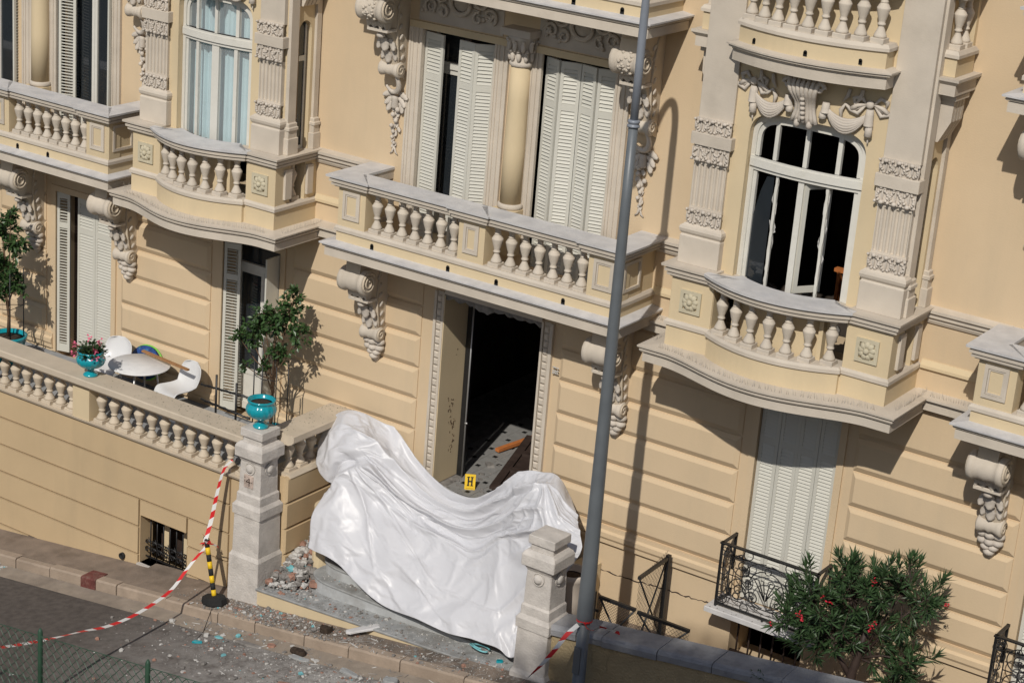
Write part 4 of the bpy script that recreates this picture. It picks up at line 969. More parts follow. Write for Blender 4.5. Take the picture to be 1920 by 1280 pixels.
mb = MB(); mb.tube([(-1.08,.55,DZ),(-1.08,.55,.3)], .014, 6); mb.ell((-1.05,.52,-1.75),(.03,.02,.02),8,5); mb.build('door_rail', M['steel'], villa)
# scorch and impact scars on the reveal
mb = MB(); rr = random.Random(6)
for cz, cy, n in ((-1.42,.28,14), (-1.75,.36,20), (-2.1,.36,12), (-.6,.3,2)):
    for i in range(n): mb.ell((-1.203, cy+rr.gauss(0,.045), cz+rr.gauss(0,.07)), (.003, rr.uniform(.003,.016), rr.uniform(.004,.026)), 7, 4)
mb.build('impact_scar', M['bark'], rv, kind='stuff')
# white spray or bullet mark on the right jamb
mb = MB()
for i in range(12): a = i*.9; mb.ell((.82+.04*math.cos(a*1.7), -.056, -.22+.05*math.sin(a*2.3)), (.018,.006,.014), 6, 4)
mb.build('chipped_mark', M['plaster'], villa, kind='stuff')
# hall floor of cement tiles, some dark
PALE = MB(); PALE.box(0,.235,0,.235,0,.012); PALE = meshof(PALE, 'floor_tile', mat('pale_cement_tile', (.25,.245,.235), .6, .12, 6, stain=(.3,.28,.25), stain_amt=.7, stain_scale=4))
hall = MB(); hall.box(-2.9, 2.5, .03, 6.9, DZ-.10, DZ-.012); hall = hall.build('hall_floor', M['greyr'], villa)
INS = MB(); INS.box(0,.075,0,.075,0,.003); INS = meshof(INS, 'tile_inset', M['ink'])
for i in range(13):
    for j in range(14):
        x, y = -1.75+i*.24, .02+j*.24
        if abs(x+.3) < 1.6 or y > .5:
            if y < .62 and not (-1.2 < x < .3): continue
            t = inst(PALE, 'floor_tile', hall, (x, y, DZ-.012+random.uniform(-.002,.002)))
            if (i+j) % 2 == 0: 
                q = bpy.data.objects.new('tile_inset', INS); COL.objects.link(q); q.parent = t; q.location = (.08,.08,.0121)
# wreckage just inside
def beam(mbx, p, q, wx, wz, roll=0):
    p, q = Vector(p), Vector(q); t = (q-p).normalized(); a = t.cross(Vector((0,0,1))).normalized(); b = a.cross(t)
    a2 = a*math.cos(roll)+b*math.sin(roll); b2 = b*math.cos(roll)-a*math.sin(roll)
    mbx.loft([[tuple(c+a2*wx/2*i+b2*wz/2*j) for i, j in ((-1,-1),(1,-1),(1,1),(-1,1))] for c in (p, q)])
    return mbx
mb = MB(); P0, P1 = (-.34,.34,DZ+.10), (-1.00,2.35,DZ+.16)
for off in (0, .34, .66): beam(mb, (P0[0]+off,P0[1]+off*.25,P0[2]), (P1[0]+off,P1[1]+off*.25,P1[2]), .13, .05)
beam(mb, (P0[0]+.33,P0[1]+.08,P0[2]-.02), (P1[0]+.33,P1[1]+.08,P1[2]-.02), .70, .012)
for t in (.04, .36, .68, .96):
    a = Vector(P0).lerp(Vector(P1), t); beam(mb, a, a+Vector((.66,.165,.01)), .13, .045)
d = mb.build('fallen_door', M['dwood'], None); tag(d, 'dark panelled door lying flat on the hall floor inside the opening', 'door')
mb = MB(); beam(mb, (-1.22,1.72,DZ+.05), (-1.06,2.62,DZ+.07), .085, .05); tag(mb.build('broken_plank', M['owood'], None), 'orange broken plank on the tiles deep inside the doorway', 'plank')
mb = MB(); beam(mb, (.10,.80,DZ), (.06,.86,DZ+1.95), .05, .09); tag(mb.build('broken_plank', M['owood'], None), 'upright splintered plank leaning inside the right side of the doorway', 'plank')
mb = MB(); rr = random.Random(21)
for i in range(520):
    x, y = rr.uniform(-1.1,.5), rr.uniform(.05,2.6); q = .006*math.exp(abs(rr.gauss(0,.9)))
    mb.loft([[(x+q*rr.uniform(.6,1)*math.cos(a)*1.3, y+q*rr.uniform(.6,1)*math.sin(a), DZ+h) for a in (0,1.6,3.1,4.6)] for h in (0, q*.5)])
mb.build('hall_debris', M['greyr'], None, kind='stuff', label='small dark rubble on the hall tiles')
# evidence marker: yellow tent card with a black H
mk = root('evidence_marker', (-.70, .24, DZ), 'yellow evidence marker card with a black letter H on the door sill', 'marker')
KO, KU, KN = Vector((-.765,.18,DZ)), Vector((.136,.090,0)), Vector((-.045,.068,0))
def kard(u, v, back=0.0, off=0.0): return tuple(KO+KU*u+KN*(v if not back else 2-v)+Vector((0,0,.225*v))+KN.normalized()*-off)
mb = MB()
for back in (0, 1): mb.loft([[kard(0,0,back),kard(1,0,back),kard(1,0,back,.004),kard(0,0,back,.004)],[kard(0,1,back),kard(1,1,back),kard(1,1,back,.004),kard(0,1,back,.004)]])
mb.build('card', M['yellow'], mk)
def oncard(u, v): return kard(u, v, 0, .007)
mb = MB()
for u0, u1, v0, v1 in ((.26,.40,.24,.84), (.60,.74,.24,.84), (.40,.60,.49,.59), (.2,.34,.24,.30), (.32,.46,.24,.30), (.2,.34,.78,.84), (.32,.46,.78,.84), (.54,.80,.24,.30), (.54,.80,.78,.84)):
    mb.add([oncard(u0,v0),oncard(u1,v0),oncard(u1,v1),oncard(u0,v1)], [(0,1,2,3)])
mb.add([oncard(.12,.08),oncard(.88,.08),oncard(.88,.10),oncard(.12,.10)], [(0,1,2,3)])
mb.build('letter', M['ink'], mk)

# ------------------------------------------------------------ wrought iron balconettes, basement window
def balconette(x0, x1, full=True):
    zt, zb, y = -1.78, -2.72, -.42
    s = MB(); s.bbox(x0-.10, x1+.10, y-.12, .02, -2.83, -2.755, .008); sl_ = s.build('balconette', M['marble'], villa)
    s = MB()
    s.box(x0-.01, x1+.01, y-.03, y+.03, zt-.022, zt); s.box(x0, x0+.045, y, 0, zt-.022, zt); s.box(x1-.045, x1, y, 0, zt-.022, zt); s.box(x0, x1, y-.014, y+.014, zb, zb+.028); s.box(x0, x0+.02, y, 0, zb, zb+.028); s.box(x1-.02, x1, y, 0, zb, zb+.028)
    for x in (x0+.016, x1-.016): s.box(x-.016, x+.016, y-.016, y+.016, -2.755, zt); s.box(x-.016, x+.016, -.03, 0, -2.755, zt)
    s.box((x0+x1)/2-.012, (x0+x1)/2+.012, y-.012, y+.012, -2.755, zb)
    rl = s.build('iron_rail', M['black'], sl_)
    s = MB(); W = x1-x0; H = zt-zb; r = .0085
    def spiral(cx, cz, R_, a0, turns, sg, n=46, tail=None):
        pts = [(cx+R_*(1-.86*k/n)*math.cos(a0+sg*turns*2*math.pi*k/n), y, cz+R_*(1-.86*k/n)*math.sin(a0+sg*turns*2*math.pi*k/n)) for k in range(n+1)]
        if tail: pts = [(a, y, b) for a, b in tail]+pts
        s.tube(pts, r, 5); s.ell(pts[-1], (.018,.015,.018), 8, 5)
    def ring(cx, cz, R_): s.tube([(cx+R_*math.cos(a), y, cz+R_*math.sin(a)) for a in np.linspace(0, 2*math.pi, 21)], r*.85, 5)
    s.box(x0+.16, x0+.172, y-.008, y+.008, zb+.17, zt-.19); s.box(x1-.172, x1-.16, y-.008, y+.008, zb+.17, zt-.19)
    cx = (x0+x1)/2
    for sg in (-1, 1):
        X = lambda q: cx+sg*q
        e = W/2
        spiral(X(e-.36), zb+.70*H, .185, math.pi/2 if sg < 0 else math.pi/2, 1.6, -sg)
        spiral(X(e-.34), zb+.32*H, .175, math.pi/2, 1.7, -sg)
        spiral(X(.20), zb+.27*H, .105, math.pi, 1.5, sg); spiral(X(.42), zb+.86*H, .055, 0, 1.3, sg); spiral(X(.36), zb+.70*H, .05, 0, 1.2, sg)
        ring(X(e-.09), zt-.11, .085); ring(X(e-.09), zb+.115, .085); ring(X(e-.075), zb+.55*H, .055); ring(X(.32), zt-.075, .07); ring(X(.30), zb+.075, .06); ring(X(.33), zb+.63*H, .05); ring(X(.44), zb+.22*H, .045); ring(X(.28), zb+.48*H, .045)
        for k in range(3):
            a = 2.1*k+.5; ring(X(e-.09)+.035*math.cos(a), zt-.11+.035*math.sin(a), .028); ring(X(e-.09)+.035*math.cos(a), zb+.115+.035*math.sin(a), .028)
        s.tube([(X(e-.075), y, zb+.40*H), (X(e-.075), y, zb+.47*H)], r, 5); s.tube([(X(e-.075), y, zb+.62*H), (X(e-.075), y, zb+.72*H)], r, 5)
        # long sweeping C running to the spiral tops
        s.tube([(X(e-.18), y, zt-.17), (X(e-.4), y, zt-.16), (X(.42), y, zt-.15), (X(.2), y, zt-.15), (X(0), y, zt-.15)], r*.9, 5)
        s.tube([(X(e-.17), y, zb+.53*H), (X(e-.3), y, zb+.53*H), (X(.42), y, zb+.52*H), (X(.30), y, zb+.40*H)], r, 5)
        s.tube([(X(.04+.34*math.sin(a)), y, zb+.14+.62*H*(.5-.5*math.cos(a))*1.15) for a in np.linspace(0, math.pi, 18)], r, 5)
        s.tube([(X(.03+.24*math.sin(a)), y, zb+.16+.50*H*(.5-.5*math.cos(a))*1.15) for a in np.linspace(0, math.pi, 16)], r, 5)
        for q in (.04, .10, .16): s.tube([(X(.01), y, zb+.30*H), (X(q*.5), y, zb+.42*H), (X(q*1.25), y, zb+.60*H), (X(q*1.5+.03), y, zb+.60*H)], r, 5)
        s.tube([(X(e-.16), y, zb+.15), (X(.5), y, zb+.14), (X(0), y, zb+.14)], r*.9, 5)
    ring(cx, zt-.22, .05); s.build('scrollwork', M['black'], sl_)
    # side panel at the left end
    s = MB(); s.tube([(x0+.016, y+.21+.12*math.cos(a), zb+.6*H+.25*math.sin(a)) for a in np.linspace(0, 2*math.pi, 21)], r, 5); s.tube([(x0+.016, y+.21+.1*math.cos(a), zb+.22*H+.1*math.sin(a)) for a in np.linspace(0, 2*math.pi, 21)], r, 5); s.build('side_scroll', M['black'], sl_)
    # debris and leaf litter on the slab
    s = MB(); rr = random.Random(int(x0*3))
    for i in range(120):
        x, yy, q = rr.uniform(x0-.08, x1), rr.uniform(y-.11, -.05), rr.uniform(.006,.02); s.add([(x,yy,-2.752),(x+q,yy+q*.3,-2.748),(x+q*.4,yy+q,-2.745)], [(0,1,2)])
    s.build('leaf_litter', M['soil'], sl_, kind='stuff')
balconette(3.97, 5.47); balconette(7.97, 9.47)
mb = MB()
for x in np.linspace(4.16, 5.08, 6): mb.tube([(x,.06,-3.72),(x,.06,-3.02)], .014, 6)
mb.box(4.06,5.18,.04,.08,-3.62,-3.59); mb.build('basement_grille', M['dwood'], villa)
# ------------------------------------------------------------ terrace
ter = root('terrace', (-8.0, -1.8, -5.2), 'raised terrace with ochre retaining wall and stone balustrade on the left', 'terrace')
TZ = [-2.70, -3.24, -3.73, -4.22, -4.71, -5.2, -5.69, -6.2]
wall_holes('retaining_wall', -14, -3.74, -6.6, -2.72, -1.74, -1.45, [(-5.68,-4.65,-4.86,-4.02)], M['wall2'], ter)
def course(x0, x1, z0, z1): return block(x0, x1, z0, z1, M['wall2'], ter, y=-1.762, d=.012, ch=.004)
for i in range(7):
    z1, z0 = TZ[i], TZ[i+1]
    if z0 < -4.02 and z1 > -4.86:
        course(-14, -5.68, z0, z1); course(-4.65, -3.78, z0, z1)
        if z1 > -4.02: course(-5.68, -4.65, -4.02, z1)
        if z0 < -4.86: course(-5.68, -4.65, z0, -4.86)
    else: course(-14, -3.78, z0, z1)
mb = MB(); mb.bbox(-3.775, -3.42, -1.765, -1.4, -6.0, -2.74, .012); mb.build('corner_strip', M['wall2'], ter)
mb = MB(); mb.loft([[(x,-1.83,-2.74),(x,-1.85,-2.70),(x,-1.50,-2.695),(x,-1.50,-2.76)] for x in (-14,-3.42)]); mb.build('base_ledge', M['warm'], ter)
mb = MB(); mb.box(-14, -3.0, -1.49, -.003, DZ-.12, DZ-.02); mb.build('terrace_floor', M['grate'], ter)
RP = [(-1.93,-2.085),(-1.95,-2.06),(-1.95,-1.975),(-1.93,-1.962),(-1.49,-1.962),(-1.47,-1.975),(-1.47,-2.06),(-1.49,-2.085),(-1.52,-2.11),(-1.55,-2.135),(-1.86,-2.135),(-1.89,-2.11)]
mb = MB(); mb.prof_x(RP, -14, -3.42); mb.build('handrail', M['warm'], ter)
def tped(a, b):
    s = MB(); s.bbox(a, b, -1.83, -1.53, -2.695, -2.135, .004); s.build('pedestal', M['cream'], ter)
PED = [(-7.13,-6.76), (-10.4,-10.03), (-13.6,-13.2)]
for a, b in PED: tped(a, b)
def trow(a, b, n):
    for i in range(n): inst(BALT, 'baluster', ter, (a+(b-a)*(i+.55)/(n+.1), -1.69, -2.695), rotz=.0)
trow(-6.76, -3.44, 12); trow(-10.03, -7.13, 11); trow(-13.2, -10.4, 11)
# return balustrade beside the stairs, above three rusticated courses
def sblock(y0, y1, z0, z1, x=-2.90, d=.03, ch=.03):
    s = MB(); r = lambda a, xx: [(xx, y0+a, z0+a), (xx, y1-a, z0+a), (xx, y1-a, z1-a), (xx, y0+a, z1-a)]
    s.loft([r(.004, x-.05), r(.004, x), r(ch, x+d)]); return s.build('rusticated_block', M['wall2'], ter)
mb = MB(); mb.box(-3.3, -2.93, -1.5, -.002, -4.6, -2.62); mb.build('side_wall', M['wall2'], ter)
for z1, z0 in ((-2.60,-3.03),(-3.03,-3.46),(-3.46,-3.89),(-3.89,-4.35)): sblock(-1.52, -.02, z0, z1)
mb = MB(); mb.loft([[(-3.32,y,-2.62),(-2.86,y,-2.62),(-2.90,y,-2.57),(-3.30,y,-2.57)] for y in (-1.45,-.01)]); mb.build('base_ledge', M['warm'], ter)
mb = MB(); mb.loft([[(-3.28,y,-2.06),(-3.30,y,-1.90),(-3.27,y,-1.885),(-2.80,y,-1.885),(-2.78,y,-1.90),(-2.78,y,-1.99),(-2.82,y,-2.03),(-2.88,y,-2.06)] for y in (-1.52,-.005)]); mb.build('handrail', M['warm'], ter)
for i in range(5): inst(BALT, 'baluster', ter, (-3.06, -1.28+.265*i, -2.575), scale=(1,1,.92))
# cellar window: reveal, grille with scrolls, pale shutters behind
mb = MB(); mb.box(-5.70,-4.63,-1.80,-1.46,-4.90,-4.86); mb.build('sill', M['pier'], ter)
mb = MB(); mb.box(-5.9,-4.4,-1.14,-1.10,-5.0,-3.9); mb.build('cellar_back', M['dwood'], ter)
mb = MB(); mb.box(-5.50,-5.36,-1.40,-1.37,-4.86,-4.03); mb.build('cellar_shutter', M['cream'], ter); mb = MB(); mb.box(-5.05,-4.83,-1.40,-1.36,-4.86,-4.03); mb.build('cellar_shutter', M['cream'], ter)
mb = MB()
for x in np.linspace(-5.58,-4.74,7): mb.tube([(x,-1.60,-4.86),(x,-1.60,-4.02)], .011, 6)
mb.box(-5.68,-4.65,-1.61,-1.59,-4.80,-4.78); gr_ = mb.build('iron_grille', M['black'], ter)
mb = MB()
for k in range(7):
    cx = -5.58+.14*k
    for sg in (-1,1):
        for cz, R_ in ((-4.66,.065),(-4.53,.05)):
            q = [(cx+sg*(.06-R_*(1-j/16)*math.cos(j*.5)), -1.615, cz+R_*(1-j/16)*math.sin(j*.5)) for j in range(15)]
            mb.tube(q, .010, 5)
    mb.tube([(cx,-1.615,-4.78),(cx+.03,-1.615,-4.6),(cx-.03,-1.615,-4.44)], .007, 5)
mb.build('grille_scrolls', M['black'], gr_)
mb = MB(); mb.lathe([(.055,0),(.055,-.05),(.043,-.05),(.043,-.01)], (-6.02,-1.77,pz(-6.02)+.10), 14, 'y'); mb.build('drain_pipe', M['rubber'], ter)

# ------------------------------------------------------------ gate piers
def gate_pier(cx, cy, zb, label, plaque, urn_mark=False):
    r = root('gate_pier', (cx, cy, zb), label, 'gate pier', 'limestone gate piers of the steps')
    sq = lambda h, z: [(cx-h+.012,cy-h,z),(cx+h-.012,cy-h,z),(cx+h,cy-h+.012,z),(cx+h,cy+h-.012,z),(cx+h-.012,cy+h,z),(cx-h+.012,cy+h,z),(cx-h,cy+h-.012,z),(cx-h,cy-h+.012,z)]
    def stack(nm, L): s = MB(); s.loft([sq(h, z) for h, z in L]); return s.build(nm, M['pier'], r)
    stack('base', [(.30,zb-.25),(.295,-3.86),(.265,-3.80)])
    stack('lower_shaft', [(.262,-3.80),(.252,-3.16)])
    stack('collar', [(.275,-3.16),(.278,-3.02),(.25,-2.98),(.235,-2.96)])
    stack('shaft', [(.235,-2.96),(.232,-2.83),(.212,-2.80),(.205,-2.42),(.20,-2.30),(.215,-2.27),(.232,-2.235),(.25,-2.225)])
    stack('cap', [(.262,-2.222),(.270,-2.21),(.270,-2.06),(.25,-2.02),(.21,-1.985)])
    stack('neck', [(.185,-1.985),(.182,-1.895)])
    stack('top_block', [(.212,-1.895),(.216,-1.885),(.214,-1.775),(.205,-1.768)])
    for ax, px, py in (('y', cx, cy-.207), ('x', cx+.207, cy)):
        s = MB()
        if ax == 'y': s.lathe([(.10,0),(.10,-.014),(.088,-.014),(.086,-.004),(.066,-.004),(.06,-.035),(.03,-.045),(.001,-.047)], (px,py,-2.39), 18, 'y')
        else: s.lathe([(.10,0),(.10,.014),(.088,.014),(.086,.004),(.066,.004),(.06,.035),(.03,.045),(.001,.047)], (px,py,-2.39), 18, 'x')
        s.build('roundel', M['pier'], r)
    if plaque:
        s = MB(); s.bbox(cx-.105, cx+.075, cy-.225, cy-.19, -2.70, -2.50, .008); q = s.build('number_plaque', mat('pinkish_plaque', (.50,.40,.34), .9, .2, 14, .6, 40, stain=(.25,.2,.17), stain_amt=.8, stain_scale=9), r)
        s = MB(); y = cy-.228
        for a, b, c, d in ((-.055,-2.605,.028,-2.60),(.0,-2.66,.014,-2.545)): s.box(cx+a, cx+c, y-.002, y+.004, b-.008, d)
        s.loft([[(cx-.055,y,-2.60),(cx-.040,y,-2.60),(cx+.012,y,-2.545),(cx+.0,y,-2.545)],[(cx-.055,y+.004,-2.60),(cx-.040,y+.004,-2.60),(cx+.012,y+.004,-2.545),(cx+.0,y+.004,-2.545)]])
        for a, b in ((-.08,-2.6),(.05,-2.6),(-.08,-2.54)): s.lathe([(.008,0),(.008,-.004)], (cx+a,y+.003,b), 8, 'y')
        s.build('numeral', M['dwood'], q)
    return r
gate_pier(-3.21, -1.79, pz(-3.2), 'left limestone gate pier with a house number plaque, a turquoise urn on top', True)
gate_pier(2.10, -1.90, pz(2.1), 'right limestone gate pier with a bare top beside the lamp post', False)
# ------------------------------------------------------------ steps
st = root('entrance_steps', (-.3, -1.5, -4.2), 'grey marble entrance steps littered with rubble under the white sheet', 'steps')
def plz(x): return -4.26+.055*(x+2.95)
mb = MB(); mb.loft([[(x,-2.075,plz(x)-.6),(x,-2.075,plz(x)-.035),(x,0,plz(x)-.035),(x,0,plz(x)-.6)] for x in (-2.93,1.84)]); mb.build('platform', M['cream'], st)
mb = MB(); mb.loft([[(x,-2.10,plz(x)-.033),(x,-2.105,plz(x)-.008),(x,-2.095,plz(x)),(x,0,plz(x)),(x,0,plz(x)-.033)] for x in np.linspace(-2.93,1.84,8)]); mb.build('platform_slab', M['marbled'], st)
def step_poly(w_, yf, r): 
    pts = []
    for i in range(11):
        a = math.pi+math.pi/2*i/10; pts.append((-.25-w_+r+r*math.cos(a), yf+r*.55+r*.55*math.sin(a)))
    for i in range(11):
        a = -math.pi/2+math.pi/2*i/10; pts.append((-.25+w_-r+r*math.cos(a), yf+r*.55+r*.55*math.sin(a)))
    return pts+[(-.25+w_, -.0), (-.25-w_, -.0)]
for i in range(7):
    z = -3.98+.19*i; w_ = 2.06-.06*i; P = step_poly(w_, -1.66+.2*i, .5-.04*i); s = MB()
    Q = [(-.25+(x+.25)*1.008, y-.015 if y < -.01 else y) for x, y in P]
    s.prism(P, z-.24, z-.035); sp_ = s.build('step', M['riser'], st); s = MB(); s.loft([[(x,y,z-.034) for x, y in Q],[(x,y-.004 if y<-.01 else y,z-.018) for x, y in Q],[(x,y,z-.003) for x, y in Q],[(x*.997-.0008,y*.997,z) for x, y in Q]]); s.build('tread', M['marbled'], sp_)
for cx, y0, y1, zt in ((-2.44,-1.30,-.02,-3.02), (1.72,-1.25,-.02,-2.95)):
    s = MB(); P = [(cx-.16,-.02),(cx-.16,y0+.25)]+[(cx+.16*math.cos(a), y0+.25+.25*math.sin(a)) for a in np.linspace(math.pi, 2*math.pi, 12)]+[(cx+.16,-.02)]
    s.prism(P, -4.3, zt); s.build('cheek_wall', M['cream'], st)
    s = MB(); s.lathe([(.14,zt),(.10,zt+.06),(.08,zt+.2),(.12,zt+.36),(.16,zt+.50),(.17,zt+.56),(.14,zt+.58)], (cx*.97,-.7,0), 18); tag(s.build('stone_urn', M['stone'], None), 'stone urn hidden under the %s hump of the white sheet' % ('left' if cx < 0 else 'right'), 'urn')
# ------------------------------------------------------------ garden wall
gw = root('garden_wall', (6, -1.9, -3.4), 'low rendered garden wall with grey coping stones on the right', 'wall')
cz = lambda x: -2.93+.130*(x-2.77)
mb = MB(); mb.loft([[(x,-2.05,-5.2),(x,-2.05,cz(x)-.15),(x,-1.66,cz(x)-.15),(x,-1.66,-5.2)] for x in np.linspace(2.36,16,20)]); mb.build('wall_body', M['rough'], gw)
x = 2.36; rr = random.Random(31)
for wd in [.42,.40,.86,.82,1.0,.95,.9,1.0,.9,1.0,.95,1.0,1.0,.9,1.0]:
    a, b = x+.006, x+wd-.006; dz, dy = rr.uniform(-.008,.008), rr.uniform(-.012,.012)
    pr = lambda x: [(-2.10+dy,cz(x)-.15+dz),(-2.115+dy,cz(x)-.06+dz),(-2.10+dy,cz(x)-.02+dz),(-2.06+dy,cz(x)+dz),(-1.66+dy,cz(x)+.012+dz),(-1.625+dy,cz(x)-.02+dz),(-1.62+dy,cz(x)-.15+dz)]
    s = MB(); s.loft([[(xx,y,z) for y, z in pr(xx)] for xx in (a, b)]); s.build('coping_stone', M['coping'], gw); x += wd
mb = MB(); z0 = -3.42
for a, b, c, d in ((3.00,3.03,z0,-3.14),(3.24,3.27,z0,-3.14),(3.03,3.24,z0,z0+.03),(3.03,3.24,-3.17,-3.14)): mb.box(a,b,-2.062,-2.04,c,d)
mb.box(3.03,3.24,-2.054,-2.04,z0+.03,-3.17); mb.build('hatch', M['rough'], gw)
mb = MB(); mb.add([(-2.9,0,-3.9)], []); 
mb = MB(); mb.add([(2.3,-1.66,-3.75),(16,-1.66,-2.9),(16,0,-2.9),(2.3,0,-3.75)], [(0,1,2,3)]); mb.build('courtyard', M['pave'], None, kind='structure')

# ------------------------------------------------------------ street lamp
px_, py_ = 3.03, -2.36
lamp = root('street_lamp', (px_, py_, pz(px_)), 'tall grey street lamp post standing before the garden wall', 'street lamp')
mb = MB(); mb.lathe([(.17,pz(px_)-.05),(.17,pz(px_)+.03),(.090,pz(px_)+.06),(.084,-2.62)], (px_,py_,0), 20); mb.build('base_tube', M['pole'], lamp)
mb = MB(); mb.lathe([(.084,-2.62),(.112,-2.56),(.112,-2.50),(.098,-1.2),(.082,.6),(.066,3.0),(.060,4.22)], (px_,py_,0), 22); mb.build('lower_tube', M['pole'], lamp)
mb = MB(); mb.lathe([(.05,4.20),(.080,4.20),(.080,4.225),(.068,4.23),(.068,4.25),(.078,4.255),(.078,4.285),(.05,4.295)], (px_,py_,0), 18); mb.build('collar', M['pole2'], lamp)
mb = MB(); pts = [(px_,py_,4.28),(px_,py_,5.0),(px_,py_,5.62)]+[(px_,py_-.9+.9*math.cos(a),5.72+.92*math.sin(a)) for a in np.linspace(.06,math.pi/2,12)]+[(px_,py_-1.25,6.64)]
mb.tube(pts, [.052]*3+[.048]*13, 16); mb.build('upper_tube', M['pole2'], lamp)
mb = MB(); mb.ell((px_,py_-1.6,6.62),(.16,.40,.085),14,8); mb.build('lamp_head', M['pole2'], lamp)
mb = MB(); mb.box(px_-.05,px_+.05,py_-.115,py_-.09,-3.35,-2.95); mb.build('access_door', M['pole'], lamp)

# ------------------------------------------------------------ mesh gate in the yard
gt = root('mesh_gate', (3.2, -1.0, -3.6), 'black mesh gate panels behind the garden wall', 'gate')
def frame(p, nm):
    s = MB(); p = [Vector(q) for q in p]
    for i in range(4): beam(s, p[i], p[(i+1)%4], .045, .045)
    s.tube([p[0], p[2]], .014, 5); s.tube([p[1], p[3]], .014, 5); o = s.build(nm, M['black'], gt)
    s = MB(); n = 13
    U, V = p[1]-p[0], p[3]-p[0]; m_ = max(6, int(n*V.length/U.length)); du = 1/n; dv = 1/m_
    for i in range(-m_, n):
        for sg in (0, 1):
            a = []
            for j in range(m_+1):
                u = (i+j)*du if sg == 0 else (n-i-j)*du
                if -1e-6 <= u <= 1+1e-6: a.append(p[0]+U*u+V*(j*dv))
            if len(a) > 1: s.tube([a[0], a[-1]], .0024, 4)
    s.build('wire_mesh', M['black'], o)
frame([(2.66,-1.35,-3.6),(3.24,-1.35,-3.6),(3.24,-1.35,-2.74),(2.66,-1.35,-2.74)], 'front_panel')
frame([(3.28,-1.35,-3.6),(4.1,-1.35,-3.6),(4.1,-1.35,-2.76),(3.28,-1.35,-2.76)], 'front_panel')
frame([(3.23,-1.32,-3.6),(3.07,-.25,-3.6),(3.07,-.25,-2.40),(3.23,-1.32,-2.27)], 'side_panel')
mb = MB(); mb.box(2.56,2.60,-1.37,-1.33,-3.7,-2.68); mb.box(2.598,2.66,-1.36,-1.34,-2.98,-2.94); mb.build('gate_post', M['black'], gt); mb = MB(); mb.box(3.04,3.10,-.25,-.18,-3.7,-2.36); mb.build('gate_post', M['black'], gt)

# ------------------------------------------------------------ plastic sheet over the stair sides
TARP = np.array([
[(-3.05,-0.400,-2.053),(-2.96,-0.700,-2.336),(-2.730,-0.950,-2.581),(-2.374,-1.050,-2.779),(-2.380,-1.450,-3.158),(-2.335,-1.620,-3.505)],
[(-2.800,-0.350,-1.800),(-2.605,-0.750,-1.937),(-2.344,-1.000,-2.227),(-2.072,-1.080,-2.560),(-1.805,-1.500,-3.089),(-1.677,-1.720,-3.607)],
[(-2.365,-0.250,-1.763),(-2.056,-0.700,-1.879),(-1.786,-0.950,-2.206),(-1.602,-1.020,-2.610),(-1.156,-1.480,-3.147),(-0.909,-1.800,-3.844)],
[(-1.878,-0.160,-1.986),(-1.590,-0.550,-2.137),(-1.259,-0.850,-2.426),(-1.018,-1.000,-2.783),(-0.480,-1.480,-3.272),(-0.055,-1.860,-3.837)],
[(-1.418,-0.160,-2.231),(-1.154,-0.500,-2.372),(-0.817,-0.820,-2.603),(-0.594,-1.000,-2.865),(-0.058,-1.480,-3.302),(0.515,-1.900,-3.852)],
[(-0.823,-0.300,-2.439),(-0.589,-0.600,-2.515),(-0.366,-0.820,-2.678),(-0.183,-1.020,-2.899),(0.388,-1.500,-3.272),(0.966,-1.920,-3.767)],
[(-0.170,-0.500,-2.381),(-0.006,-0.720,-2.475),(0.130,-0.880,-2.628),(0.304,-1.060,-2.829),(0.809,-1.500,-3.213),(1.349,-1.940,-3.731)],
[(0.360,-0.600,-2.020),(0.497,-0.820,-2.162),(0.604,-0.980,-2.331),(0.724,-1.120,-2.584),(1.122,-1.520,-3.098),(1.579,-1.930,-3.804)],
[(0.813,-0.620,-1.671),(0.959,-0.950,-1.748),(1.062,-1.150,-1.985),(1.146,-1.280,-2.332),(1.409,-1.550,-2.988),(1.749,-1.880,-3.830)],
[(1.106,-0.620,-1.531),(1.325,-1.050,-1.602),(1.460,-1.300,-1.850),(1.546,-1.420,-2.278),(1.696,-1.550,-2.931),(1.80,-1.60,-3.6)],
[(1.389,-0.600,-1.542),(1.635,-1.020,-1.639),(1.808,-1.300,-1.903),(1.889,-1.420,-2.288),(1.964,-1.470,-2.690),(2.0,-1.50,-3.1)],
[(1.577,-0.500,-1.867),(1.907,-0.900,-1.881),(2.162,-1.200,-1.986),(2.278,-1.330,-2.133),(2.225,-1.380,-2.331),(2.085,-1.380,-2.527)]])
def spline_rs(P, n):           # Catmull-Rom along axis 0
    k = P.shape[0]; out = []
    for i in range(n+1):
        t = i/n*(k-1); j = min(int(t), k-2); f = t-j
        p0 = P[max(j-1,0)]*1.0 if j > 0 else 2*P[0]-P[1]; p1, p2 = P[j], P[j+1]; p3 = P[j+2] if j+2 < k else 2*P[k-1]-P[k-2]
        out.append(.5*((2*p1)+(p2-p0)*f+(2*p0-5*p1+4*p2-p3)*f*f+(3*p1-p0-3*p2+p3)*f**3))
    return np.array(out)
NU, NV = 380, 280
G = spline_rs(TARP, NU); G = np.transpose(spline_rs(np.transpose(G, (1,0,2)), NV), (1,0,2))
U, V = np.meshgrid(np.linspace(0,1,NU+1), np.linspace(0,1,NV+1), indexing='ij')
def vnoise(x, y, seed):
    r = np.random.default_rng(seed); T = r.uniform(-1,1,(64,64)); xi = np.floor(x).astype(int); yi = np.floor(y).astype(int); fx = x-xi; fy = y-yi; fx = fx*fx*(3-2*fx); fy = fy*fy*(3-2*fy)
    g = lambda a, b: T[a % 64, b % 64]
    return (g(xi,yi)*(1-fx)+g(xi+1,yi)*fx)*(1-fy)+(g(xi,yi+1)*(1-fx)+g(xi+1,yi+1)*fx)*fy
